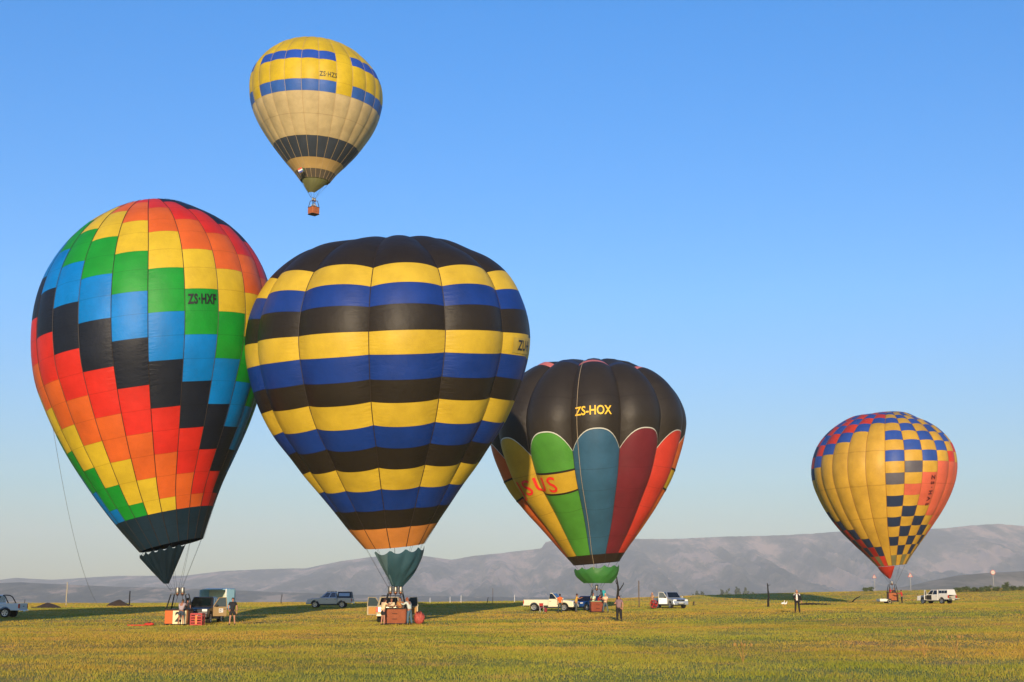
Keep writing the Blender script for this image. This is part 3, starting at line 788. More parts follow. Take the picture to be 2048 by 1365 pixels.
def col5(g, r):
    n_ = FB
    if -6 <= g <= 0:
        k = -g; top = k + 1; bot = 15 - k
        bl = 'blue5' if (top < 6) else 'drk5'
        if r == 15: return n_['yel5'] if g == 0 else (n_['red5'] if g % 2 else n_['oliv5'])
        if r <= top: return n_[bl if (top - r) % 2 == 0 else 'red5']
        if r >= bot: return n_['drk5' if (r - bot) % 2 == 0 else 'drkr']
        return n_['yel5']
    gg = g - 1
    if 1 <= g <= 7:
        half = {2: (8, 8), 3: (7, 9), 4: (6, 10), 5: (6, 11), 6: (6, 12), 7: (5, 12)}.get(g)
        if half and half[0] <= r <= half[1]: return n_['oran5']
        if g >= 5 and r in (4, 5) and (g + r) % 2 == 0: return n_['red5']
    if r == 15: return n_['oliv5'] if g % 2 else n_['yel5']
    if (g + r) % 2 == 0: return n_['blue5' if r < 6 else ('gry5' if r < 9 else ('drk5'))]
    return n_['yel5']
def rows5(g):       # neighbouring rows of one colour are one long panel, but for three sewn joins
    out = []
    for i in range(len(q5) - 1):
        m = col5(g + 1, i - 2)
        if out and out[-1][3] is m and (i - 2) not in (5, 8, 11): out[-1][1] = q5[i + 1]
        else: out.append([q5[i], q5[i + 1], i - 2, m])
    return [tuple(o[:3]) for o in out]
env5 = make_envelope(e5, b5, rows5, lambda g, r: col5(g + 1, r), M_tape_o, .05, nt=5, vent_mat=FB['red5'], q_vent=q5[0])
text_mesh('ZS·HAS', 'registration_letter', mat('print_maroon', '#5a1812', rough=.6), b5, env_mapper(e5, R_(41.5), e5.q_at(810 + 620 / 3.688, R_(9)) + .4, .05, rot=-math.pi / 2), size=.8, spacing=1.75, bold=.045)
scoop(e5, b5, FB['red5'], (-85, 12), (1779, 1158), .2, bulge=.14, drop=.02, scallop=.02, Yb=Y5 - .2)

# ---- a sixth balloon, left of the frame, whose shadow lies across the left of the field
Y6 = 30.
class Off: pass
zz = [(.0, 24.5), (1.5, 24.4), (3.2, 23.8), (5.2, 22.2), (6.9, 19.6), (7.9, 16.4), (8.0, 14.), (7.3, 11.4), (5.8, 8.8), (3.6, 5.9), (2.0, 4.1)]
c6 = Vector((-43.5, 34., float(height(-43.5, 34.)[0])))
b6 = balloon_root('b6', 'balloon beyond the left edge whose shadow crosses the field', c6)
mb = MB(); n6 = 16
for g in range(n6):
    P = []
    for r, z in zz:
        P.append([(c6.x + r * (1 + .03 * math.sin(math.pi * j / 4)) * math.cos(2 * math.pi * (g + j / 4) / n6), c6.y + r * (1 + .03 * math.sin(math.pi * j / 4)) * math.sin(2 * math.pi * (g + j / 4) / n6), c6.z + z) for j in range(5)])
    mb.grid(P, mi=g % 2)
mb.build('envelope', [FB['red3'], FB['pale']], b6, smooth=True, world=True)

cables(e1, b1, at(352, 1182, Y1), 10); cables(e2, b2, at(790, 1182, Y2), 10); cables(e3, b3, at(1194, 1180, Y3), 10); cables(e5, b5, at(1786, 1170, Y5), 10)

# ------------------------------------------------------------------ baskets and burners
M_black = mat('black_leather', '#1a1714', rough=.6); M_steel = mat('brushed_steel', '#8c8880', rough=.45, metal=.8); M_copper = mat('copper_coil', '#c06a3c', rough=.3, metal=.9)
M_sleeve = mat('padded_sleeve', '#17181c', rough=.8); M_suede = mat('suede_rim', '#3a2a20', rough=.9); M_cream = mat('cream_canvas', '#e8d8a8', rough=.8); M_print = mat('print_black', '#141414')
def wicker(name, col):
    if name in MATS: return MATS[name]
    m = mat(name, col, rough=.7, var=.2, scale=3.); nt = m.node_tree; n = nt.nodes; l = nt.links; b = n['Principled BSDF']
    tc = n.new('ShaderNodeTexCoord'); bk = n.new('ShaderNodeTexBrick'); mp = n.new('ShaderNodeMapping')
    mp.inputs['Rotation'].default_value = (math.pi / 2, 0, 0); l.new(tc.outputs['Object'], mp.inputs[0]); l.new(mp.outputs[0], bk.inputs['Vector'])
    bk.inputs['Scale'].default_value = 9.; bk.inputs['Mortar Size'].default_value = .03; bk.inputs['Color1'].default_value = (1, 1, 1, 1); bk.inputs['Color2'].default_value = (.72, .72, .72, 1); bk.inputs['Mortar'].default_value = (.35, .3, .28, 1)
    src = b.inputs['Base Color'].links[0].from_socket; mx = n.new('ShaderNodeMix'); mx.data_type = 'RGBA'; mx.blend_type = 'MULTIPLY'; mx.inputs[0].default_value = .8
    l.new(src, mx.inputs[6]); l.new(bk.outputs[0], mx.inputs[7]); l.new(mx.outputs[2], b.inputs['Base Color'])
    bp = n.new('ShaderNodeBump'); bp.inputs['Strength'].default_value = .6; bp.inputs['Distance'].default_value = .02; l.new(bk.outputs[0], bp.inputs['Height']); l.new(bp.outputs[0], b.inputs['Normal'])
    return m
def rrect(hx, hy, r, n=4):
    out = []
    for cx, cy, a0 in ((hx - r, hy - r, 0), (-hx + r, hy - r, 90), (-hx + r, -hy + r, 180), (hx - r, -hy + r, 270)):
        for k in range(n + 1):
            a = R_(a0 + 90 * k / n); out.append((cx + r * math.cos(a), cy + r * math.sin(a)))
    return out
def basket(root, pos, rz, hx, hy, h, wm, burner_h=1.75, cans=2, front=None, upright_mat=None, skids=True, rim=None):
    """open wicker basket with leather rim, sleeved uprights and a burner frame; local to the balloon's root"""
    M = Matrix.Translation(Vector(pos) - origin(root)) @ Matrix.Rotation(rz, 4, 'Z')
    o_ = rrect(hx, hy, .12); i_ = rrect(hx - .05, hy - .05, .09); n = len(o_); mb = MB()
    rings = [(o_, .94, .05), (o_, 1.0, .35 * h), (o_, 1.0, h), (i_, 1.0, h), (i_, .95, .09)]
    for ring, k, z in rings: mb.v += [tuple(M @ Vector((x * k, y * k, z))) for x, y in ring]
    for r in range(4):
        for k in range(n): mb.f.append((r * n + k, r * n + (k + 1) % n, (r + 1) * n + (k + 1) % n, (r + 1) * n + k))
    mb.f.append(tuple(range(4 * n, 5 * n))); mb.mi = [0] * len(mb.f)
    b = mb.build('basket', wm, root, smooth=False)
    lo = MB(); lo.tube([M @ Vector((x * .97, y * .97, .05)) for x, y in o_] + [M @ Vector((o_[0][0] * .97, o_[0][1] * .97, .05))], .045, 6, caps=False); lo.build('base_rim', M_black, b)
    fl = MB(); fl.box((-hx * .9, -hy * .9, .01), (hx * .9, hy * .9, .06), M); fl.build('floor', mat('plywood', '#5a4632', rough=.8), b)
    ri = MB(); ri.tube([M @ Vector((x * .98, y * .98, h)) for x, y in o_] + [M @ Vector((o_[0][0] * .98, o_[0][1] * .98, h))], .05, 8, caps=False); ri.build('rim', rim or M_suede, b, smooth=True)
    if skids:
        for y in (-.6, 0, .6): MB().box((-hx * .9, y * hy - .03, -.01), (hx * .9, y * hy + .03, .03), M).build('skid', mat('hardwood', '#6a4a2c', rough=.8), b)
    for zz_ in (.35, .68):                      # rope handles woven through the wall
        for s_ in (-1, 1):
            MB().tube([M @ Vector((-.16, s_ * (hy + .005), zz_ * h + .02)), M @ Vector((-.14, s_ * (hy + .035), zz_ * h)), M @ Vector((.14, s_ * (hy + .035), zz_ * h)), M @ Vector((.16, s_ * (hy + .005), zz_ * h + .02))], .016, 5).build('handle', M_black, b)
    for sx, sy in ((-1, -1), (1, -1), (1, 1), (-1, 1)):
        a = M @ Vector((sx * (hx - .07), sy * (hy - .07), h)); t = M @ Vector((sx * hx * .62, sy * hy * .55, h + burner_h * .58))
        u = MB(); u.tube([a, a.lerp(t, .5) + Vector((0, 0, .01)), t], [.042, .048, .036], 8); u.build('upright', upright_mat or M_sleeve, root, smooth=True)
        MB().ball(t, .05).build('upright_socket', M_steel, root, smooth=True)
    zt = h + burner_h * .58; fr = MB()
    cs = [M @ Vector((sx * hx * .62, sy * hy * .55, zt)) for sx, sy in ((-1, -1), (1, -1), (1, 1), (-1, 1))]
    for k in range(4): fr.tube([cs[k], cs[(k + 1) % 4]], .024, 6)
    fr.tube([cs[0].lerp(cs[3], .5), cs[1].lerp(cs[2], .5)], .02, 6); fr.build('burner_frame', M_steel, root)
    for k in range(cans):
        cx = (k - (cans - 1) / 2) * .34
        c = M @ Vector((cx, 0, zt))
        bu = MB(); bu.lathe([(.05, -.10), (.10, -.06), (.12, .02), (.13, .06)], c, 14); bo = bu.build('burner', M_copper, root, smooth=True)
        ca = MB(); ca.lathe([(.135, .05), (.15, .10), (.15, .42), (.14, .44), (.125, .44), (.125, .08)], c, 16); ca.build('burner_can', M_steel, bo, smooth=True)
        co = MB(); co.tube([c + Vector((.11 * math.cos(a), .11 * math.sin(a), .10 + a * .022)) for a in np.linspace(0, 14, 60)], .014, 5); co.build('coil', M_copper, bo)
        MB().tube([c + Vector((0, 0, -.08)), c + Vector((.02, -.05, -.25)), M @ Vector((cx * 1.6, -hy * .55, h * 1.1))], .015, 5).build('fuel_hose', M_black, bo)
    return b, M
W1 = wicker('wicker_tan', '#a8683a'); W2 = wicker('wicker_red', '#9c4a2a'); W3 = wicker('wicker_orange', '#c06a34')
M_orange_cover = mat('orange_canvas', '#c8642a', rough=.8)
p1 = gpx(357, 30.3); bk1, M1 = basket(b1, p1, R_(-4), .78, .62, .98, W1, 1.75)
MB().box((-.72, -.68, .10), (-.20, -.655, .93), M1).build('fabric_cover', M_orange_cover, bk1)
MB().box((-.19, -.685, .08), (.70, -.66, .93), M1).build('fabric_cover', M_cream, bk1)
text_mesh('2', 'number', M_print, bk1, lambda x, y: (M1 @ Vector((.18 + x, -.695, .50 + y))) + origin(b1), size=.85, bold=.03)
p2 = gpx(790, 30.6); bk2, M2 = basket(b2, p2, R_(2), .76, .62, 1.02, wicker('wicker_brown', '#a85c34'), 1.7, cans=3)
p3 = gpx(1194, 21.5); bk3, M3 = basket(b3, p3, R_(5), .64, .60, 1.0, W2, 1.85, cans=1, rim=mat('sage_rim', '#8c9470', rough=.8))
p5 = gpx(1786, 15.5); bk5, M5 = basket(b5, p5 + Vector((0, 0, .34)), R_(0), .62, .55, 1.05, W3, 1.8, cans=1)
p4 = at(627, 430, Y4); bk4, M4 = basket(b4, p4, R_(43), .62, .60, 1.05, W3, 1.7, cans=2)
bk6, M6 = basket(b6, c6, 0, .7, .6, 1.0, W1, 1.7)
for k in range(8):
    a = 2 * math.pi * k / 8; MB().tube([c6 + Vector((1.95 * math.cos(a), 1.95 * math.sin(a), 4.1)), c6 + Vector((.4 * math.cos(a), .35 * math.sin(a), 2.0))], .01, 5).build('cable', M_cable, b6, world=True)
for k, (x, y) in enumerate(((-.5, .35), (.5, .35))):           # fuel cylinders inside two baskets
    for rt, Mx, hh in ((b2, M2, .2), (b1, M1, .2)):
        MB().lathe([(.14, 0), (.16, .04), (.16, .85), (.12, .93), (.05, .97)], (x, y, .1), 12, M=Mx).build('fuel_cylinder', M_steel, rt, smooth=True)

# ------------------------------------------------------------------ people
SKIN = mat('skin', '#9a6448', rough=.6); SKIN2 = mat('skin_fair', '#b47e62', rough=.6)
def cloth(n, c): return mat('cloth_' + n, c, rough=.85, var=.15, scale=9., bump=.3, bscale=14.)
def skin_surface(vs, es, rs, root, sub=1):
    me = bpy.data.meshes.new('sk'); me.from_pydata([tuple(v) for v in vs], es, []); ob = bpy.data.objects.new('sk', me); COL.objects.link(ob)
    ob.modifiers.new('s', 'SKIN'); 
    for i, r in enumerate(rs):
        d = me.skin_vertices[0].data[i]; d.radius = (r if hasattr(r, '__len__') else (r, r)); d.use_root = (i == root)
    sb = ob.modifiers.new('u', 'SUBSURF'); sb.levels = sub; sb.render_levels = sub
    dg = bpy.context.evaluated_depsgraph_get(); out = bpy.data.meshes.new_from_object(ob.evaluated_get(dg))
    bpy.data.objects.remove(ob); bpy.data.meshes.remove(me)
    v = [tuple(p.co) for p in out.vertices]; f = [tuple(p.vertices) for p in out.polygons]; bpy.data.meshes.remove(out)
    return v, f
def person(label, pos, rz, top, bottom, hair='#2a1c14', skin=None, H=1.72, lean=0., arms=None, legs=.09, stout=1., shorts=False, long_hair=False, jacket=None, sleeves='short', twist=0., shoes='#2a2622', hat=None, head_down=0., group=None):
    """faces -y locally; arms: two (elbow, hand) targets in metres relative to the shoulder"""
    skin = skin or SKIN; k = H / 1.72; t = thing('person', label, 'person', pos, rz, group); S = lambda x, y, z: Vector((x, y, z)) * k
    c, s_ = math.cos(lean), math.sin(lean)
    def up(x, y, z):            # bends forward at the hips
        zz_ = z - .93; yy = y * c - zz_ * s_; return S(x, yy, .93 + zz_ * c + y * s_)
    w_ = stout
    J = dict(pel=S(0, 0, .95), wai=up(0, .0, 1.08), che=up(0, .01, 1.28), nec=up(0, .02, 1.44), hb=up(0, .01, 1.50))
    hd = up(0, -.01 - head_down * .10, 1.605 - head_down * .04)
    sh = {-1: up(-.185 * (.9 + .1 * w_), .015, 1.40), 1: up(.185 * (.9 + .1 * w_), .015, 1.40)}
    arms = arms or {-1: ((-.06, .03, -.28), (-.05, -.05, -.53)), 1: ((.06, .03, -.28), (.05, -.05, -.53))}
    el = {q: sh[q] + Vector(arms[q][0]) * k for q in (-1, 1)}; ha = {q: sh[q] + Vector(arms[q][1]) * k for q in (-1, 1)}
    hip = {q: S(q * .095, 0, .90) for q in (-1, 1)}; kn = {q: S(q * (.095 + legs * .4), -.02, .49) for q in (-1, 1)}; an = {q: S(q * (.10 + legs * .7), .02, .085) for q in (-1, 1)}; toe = {q: S(q * (.115 + legs * .8), -.14, .035) for q in (-1, 1)}
    # ---- body: one continuous surface
    V = [J['pel'], J['wai'], J['che'], J['nec'], J['hb'], hd + S(0, 0, -.03)]; Rr = [.13 * w_, .115 * w_, .135 * w_, .055, .055, .085]; E = [(0, 1), (1, 2), (2, 3), (3, 4), (4, 5)]
    for q in (-1, 1):
        i = len(V); V += [sh[q], el[q], ha[q]]; Rr += [.06 * w_, .042, .030]; E += [(2, i), (i, i + 1), (i + 1, i + 2)]
        i = len(V); V += [hip[q], kn[q], an[q], toe[q]]; Rr += [.085 * w_, .058, .042, .034]; E += [(0, i), (i, i + 1), (i + 1, i + 2), (i + 2, i + 3)]
    v, f = skin_surface(V, E, [r * k for r in Rr], 0); mb = MB().add(v, f)
    mb.ball(hd, (.073 * k, .092 * k, .112 * k), 14, 10)
    mb.ball(hd + S(0, -.098, -.018), (.014 * k, .022 * k, .024 * k), 6, 5); mb.ball(hd + S(0, -.080, -.075), (.028 * k, .022 * k, .018 * k), 6, 5)
    for q in (-1, 1): mb.ball(hd + S(q * .075, .005, -.012), (.012 * k, .026 * k, .034 * k), 6, 5)
    for q in (-1, 1):           # hand: palm, four fingers and a thumb off its side
        d = (ha[q] - el[q]).normalized(); sd = d.cross(Vector((0, 1, .01))).normalized(); pn = d.cross(sd).normalized(); pc = ha[q]
        mb.tube([pc, pc + d * .05 * k, pc + d * .09 * k], [.030 * k, .042 * k, .034 * k], 8)
        for j, L in enumerate((.062, .075, .070, .055)):
            b0 = pc + d * .085 * k + sd * (j - 1.5) * .020 * k; b1_ = b0 + d * L * .55 * k + pn * .006; b2_ = b1_ + d * L * .4 * k + pn * .022 * k
            mb.tube([b0, b1_, b2_], [.0095 * k, .009 * k, .007 * k], 6)
        b0 = pc + d * .03 * k - sd * .035 * k; mb.tube([b0, b0 - sd * .028 * k + d * .03 * k, b0 - sd * .034 * k + d * .062 * k], [.012 * k, .011 * k, .008 * k], 6)
    body = mb.build('body', skin, t, smooth=True)
    ey = mat('eye_dark', '#1c1612', rough=.3)
    for q in (-1, 1): MB().ball(hd + S(q * .030, -.084, .008), .010 * k, 6, 5).build('eye', ey, body, smooth=True)
    MB().ball(hd + S(0, -.089, -.060), (.024 * k, .008 * k, .006 * k), 8, 4).build('mouth', mat('lips', '#9a4a40', rough=.5), body, smooth=True)
    # ---- hair or cap
    hm_ = mat('hair_' + hair[1:], hair, rough=.6, bump=.4, bscale=60.); hb = MB(); hb.ball(hd + S(0, .020, .036), (.090 * k, .102 * k, .104 * k), 12, 8)
    if long_hair: hb.tube([hd + S(0, .06, .05), hd + S(0, .10, -.06), hd + S(0, .10, -.20), hd + S(0, .09, -.30)], [.06 * k, .075 * k, .07 * k, .03 * k], 10)
    hb.build('hair', hm_, t, smooth=True)
    if hat:
        hh = MB(); hh.ball(hd + S(0, .01, .055), (.088 * k, .100 * k, .075 * k), 12, 6); hh.box(tuple(hd + S(-.06, -.19, .055)), tuple(hd + S(.06, -.07, .068))); hh.build('cap', hat, t, smooth=True)
    # ---- top with sleeves
    V = [J['pel'] + S(0, 0, .0), J['wai'], J['che'], J['nec'] + S(0, 0, -.045)]; Rr = [.150 * w_, .140 * w_, .155 * w_, .080]; E = [(0, 1), (1, 2), (2, 3)]
    fr_ = .62 if sleeves == 'short' else 1.
    for q in (-1, 1):
        i = len(V); V += [sh[q], sh[q].lerp(el[q], fr_)]; Rr += [.078 * w_, .060 if sleeves == 'short' else .055]; E += [(2, i), (i, i + 1)]
        if sleeves == 'long': V.append(el[q].lerp(ha[q], .9)); Rr.append(.042); E.append((i + 1, i + 2))
    v, f = skin_surface(V, E, [r * k for r in Rr], 1); tp = MB().add(v, f).build('top', top, t, smooth=True)
    if jacket:                  # open jacket: back and two front panels over the shirt
        jb = MB(); rows = []
        for z in np.linspace(.80, 1.43, 8):
            row = []
            rx = (.215 if z < 1.3 else .215 - (z - 1.3) * .35) * w_; ry = .165 * w_
            for a in np.linspace(-72, 252, 24): row.append(up(rx * math.cos(R_(a)), ry * math.sin(R_(a)), z))
            rows.append(row)
        jb.grid(rows)
        v, f = skin_surface([sh[-1], el[-1], el[-1].lerp(ha[-1], .92)], [(0, 1), (1, 2)], [.082 * k, .064 * k, .048 * k], 0); jb.add(v, f)
        v, f = skin_surface([sh[1], el[1], el[1].lerp(ha[1], .92)], [(0, 1), (1, 2)], [.082 * k, .064 * k, .048 * k], 0); jb.add(v, f)
        jb.build('jacket', jacket, t, smooth=True)
    # ---- trousers or shorts
    V = [J['pel'] + S(0, 0, .03), J['pel'] + S(0, 0, -.05)]; Rr = [.145 * w_, .145 * w_]; E = [(0, 1)]
    for q in (-1, 1):
        i = len(V); V += [hip[q] + S(0, 0, -.02)]; Rr += [.105 * w_]; E += [(1, i)]
        if shorts: V += [hip[q].lerp(kn[q], .72)]; Rr += [.095 * w_]; E += [(i, i + 1)]
        else: V += [kn[q], an[q] + S(0, 0, .0)]; Rr += [.080 * w_, .068]; E += [(i, i + 1), (i + 1, i + 2)]
    v, f = skin_surface(V, E, [r * k for r in Rr], 0); MB().add(v, f).build('shorts' if shorts else 'trousers', bottom, t, smooth=True)
    sm = mat('shoe_' + shoes[1:], shoes, rough=.6)
    for q in (-1, 1):
        b = MB(); b.tube([an[q] + S(0, .045, -.035), an[q] + S(0, -.03, -.02), toe[q] + S(0, .02, .008), toe[q] + S(q * .004, -.05, 0)], [.040 * k, .050 * k, .043 * k, .022 * k], 8); b.build('shoe', sm, t, smooth=True)
    return t
BEND = {-1: ((-.05, -.22, -.16), (.02, -.44, -.06)), 1: ((.05, -.22, -.16), (-.02, -.44, -.06))}
PHONE = {-1: ((-.08, -.10, -.24), (.10, -.26, -.10)), 1: ((.08, -.10, -.24), (-.08, -.28, -.08))}
FOLD = {-1: ((-.06, -.02, -.27), (.10, -.20, -.26)), 1: ((.06, -.02, -.27), (-.10, -.20, -.28))}
person('man in grey shirt and denim shorts bending over the orange and cream basket', gpx(370, 30.3) + Vector((0, -1.2, 0)), R_(172), cloth('grey', '#a8989a'), cloth('denim_dark', '#3a4654'), lean=.30, arms=BEND, shorts=True, head_down=.5, hair='#4a3828')
person('man in black T-shirt and black shorts beside the open gold car door', gpx(464, 31.2), R_(8), cloth('black', '#1c1b1e'), cloth('black_shorts', '#201e20'), shorts=True, stout=1.15, arms={-1: ((-.10, -.02, -.26), (-.02, -.16, -.44)), 1: ((.08, .02, -.27), (.08, -.02, -.53))}, hair='#2a1e16', skin=SKIN2)
person('person with dark hair standing behind the grey shirted man', gpx(369, 29.6) + Vector((.1, .2, 0)), R_(165), cloth('charcoal', '#2c2a2c'), cloth('navy_trousers', '#262a36'), hair='#120e0c', head_down=.2)
person('long haired woman in cream top and black shorts beside the brown basket', gpx(765.5, 31.2), R_(128), cloth('cream', '#e8c496'), cloth('black_shorts', '#201e20'), shorts=True, long_hair=True, hair='#3a1c14', lean=.16, arms=BEND, head_down=.6, H=1.70, skin=SKIN2)
person('man in pale checked shirt and blue jeans leaning on the brown basket', gpx(819, 31.0), R_(-122), cloth('check', '#c4cabc'), cloth('jeans', '#4a6472'), lean=.28, arms=BEND, hair='#8a4a2c', sleeves='long', legs=.16, head_down=.4, H=1.78)
pa = M2 @ Vector((-.25, .05, .08)) + origin(b2); person('passenger in cream jersey standing in the brown basket', pa, R_(20), cloth('ivory', '#d8c8a0'), cloth('khaki', '#8a7a58'), H=1.6, hair='#5a4430', arms=FOLD)
pa = M2 @ Vector((.3, .1, .08)) + origin(b2); person('passenger in ochre jersey standing in the brown basket', pa, R_(-25), cloth('ochre', '#b88448'), cloth('khaki', '#8a7a58'), H=1.66, hair='#2a2018', arms=FOLD)
person('man in orange shirt standing beside the white single cab pickup', gpx(1118.5, 21.3) + Vector((0, -1.8, 0)), R_(200), cloth('orange', '#e0682c'), cloth('dark_green', '#2a3a36'), hair='#2a1a12')
person('man in yellow shirt bending at the nose of the white pickup', gpx(1151, 21.0) + Vector((0, -1.2, 0)), R_(95), cloth('yellow', '#c8a048'), cloth('grey_trousers', '#4c4f4c'), hair='#241410', lean=.14, arms=BEND, stout=1.1)
pa = M3 @ Vector((-.35, 0, .08)) + origin(b3); person('passenger in white and green top in the red wicker basket', pa, R_(-30), cloth('mint', '#c8d8b8'), cloth('khaki', '#8a7a58'), hair='#8a4a30', H=1.68, arms=FOLD, skin=SKIN2)
pa = M3 @ Vector((.15, .1, .08)) + origin(b3); person('pilot in dark red shirt bending in the red wicker basket', pa, R_(60), cloth('dark_red', '#9c2026'), cloth('khaki', '#8a7a58'), hair='#241410', H=1.55, arms=BEND, lean=.3)
person('woman in pale vest and grey jeans beside the red wicker basket', gpx(1211, 21.9), R_(-20), cloth('vest', '#e0bc98'), cloth('grey_jeans', '#55605e'), hair='#d8b088', skin=SKIN2, legs=.2, arms=FOLD, long_hair=True)
person('woman in purple grey top and black trousers standing on the open grass', gpx(1238.5, 28.5), R_(-28), cloth('mauve', '#84686c'), cloth('black_trousers', '#17151a'), hair='#4a1c14', stout=1.35, arms={-1: ((-.09, -.06, -.26), (-.02, -.28, -.22)), 1: ((.10, .02, -.27), (.10, -.06, -.52))}, long_hair=True, skin=SKIN2)
person('blonde woman in black jacket over a white blouse walking alone', gpx(1595, 25.5), R_(-12), cloth('white', '#e4ded6'), cloth('black_trousers', '#17151a'), hair='#c88a60', jacket=cloth('jacket', '#1a1616'), arms={-1: ((-.08, .0, -.27), (.06, -.20, -.30)), 1: ((.10, .0, -.27), (.14, -.06, -.52))}, long_hair=True, skin=SKIN2, H=1.74)
person('man in tan shirt standing by the red fan and silver pickup', gpx(1305, 18.7), R_(-60), cloth('tan', '#b89068'), cloth('grey_trousers', '#4c4f4c'), hair='#b8886a', arms=FOLD)
pa = M5 @ Vector((-.3, 0, .08)) + origin(b5); person('pilot in red jacket in the orange wicker basket on the trailer', pa, R_(30), cloth('red', '#b82428'), cloth('navy_trousers', '#262a36'), sleeves='long', hair='#241410', H=1.62, arms=BEND)
pa = M5 @ Vector((.25, .1, .08)) + origin(b5); person('passenger in dark jersey in the orange wicker basket on the trailer', pa, R_(-40), cloth('charcoal', '#2c2a2c'), cloth('navy_trousers', '#262a36'), sleeves='long', hair='#8a7460', H=1.58, arms=FOLD)
person('helper in red jacket and black trousers beside the trailer basket', gpx(1803, 15.7) + Vector((0, -.3, 0)), R_(-100), cloth('red_jacket', '#c02a24'), cloth('black_trousers', '#17151a'), sleeves='long', hair='#3a2018', arms=BEND, lean=.1, legs=.2)
pa = M4 @ Vector((-.22, -.12, .08)) + origin(b4); person('passenger in pale blue shirt aloft in the flying basket', pa, R_(-20), cloth('pale_blue', '#9ab4c4'), cloth('khaki', '#8a7a58'), hair='#1c1614', H=1.7, arms=FOLD)
pa = M4 @ Vector((.24, .1, .08)) + origin(b4); person('passenger in grey shirt aloft in the flying basket', pa, R_(25), cloth('stone', '#b0a294'), cloth('khaki', '#8a7a58'), hair='#2a1c16', H=1.74, arms=FOLD)

# ------------------------------------------------------------------ vehicles
def paint(n, c, metal=.0, rough=.32): return mat('paint_' + n, c, rough=rough, metal=metal, var=.05, scale=1.2, spec=.5)
M_glass = mat('tinted_glass', '#12181c', rough=.08, var=.02, spec=.8); M_tyre = mat('tyre_rubber', '#151413', rough=.85); M_rim = mat('alloy_rim', '#b4b2ae', rough=.35, metal=.8)
M_plast = mat('black_plastic', '#191a1b', rough=.6); M_lamp = mat('lamp_glass', '#e8e6dc', rough=.1); M_tail = mat('tail_lamp', '#b81c18', rough=.2); M_plate = mat('number_plate', '#e8e4cc', rough=.5); M_chrome = mat('chrome', '#d8d8d8', rough=.12, metal=1.)
def arc(cx, r, z0, n=9):       # wheel arch from rear to front, bottom edge at z0
    a0 = math.asin(max(-1, min(1, (z0 - .38) / r))); return [(cx + r * math.cos(a), .38 + r * math.sin(a)) for a in np.linspace(math.pi - a0, a0, n)]
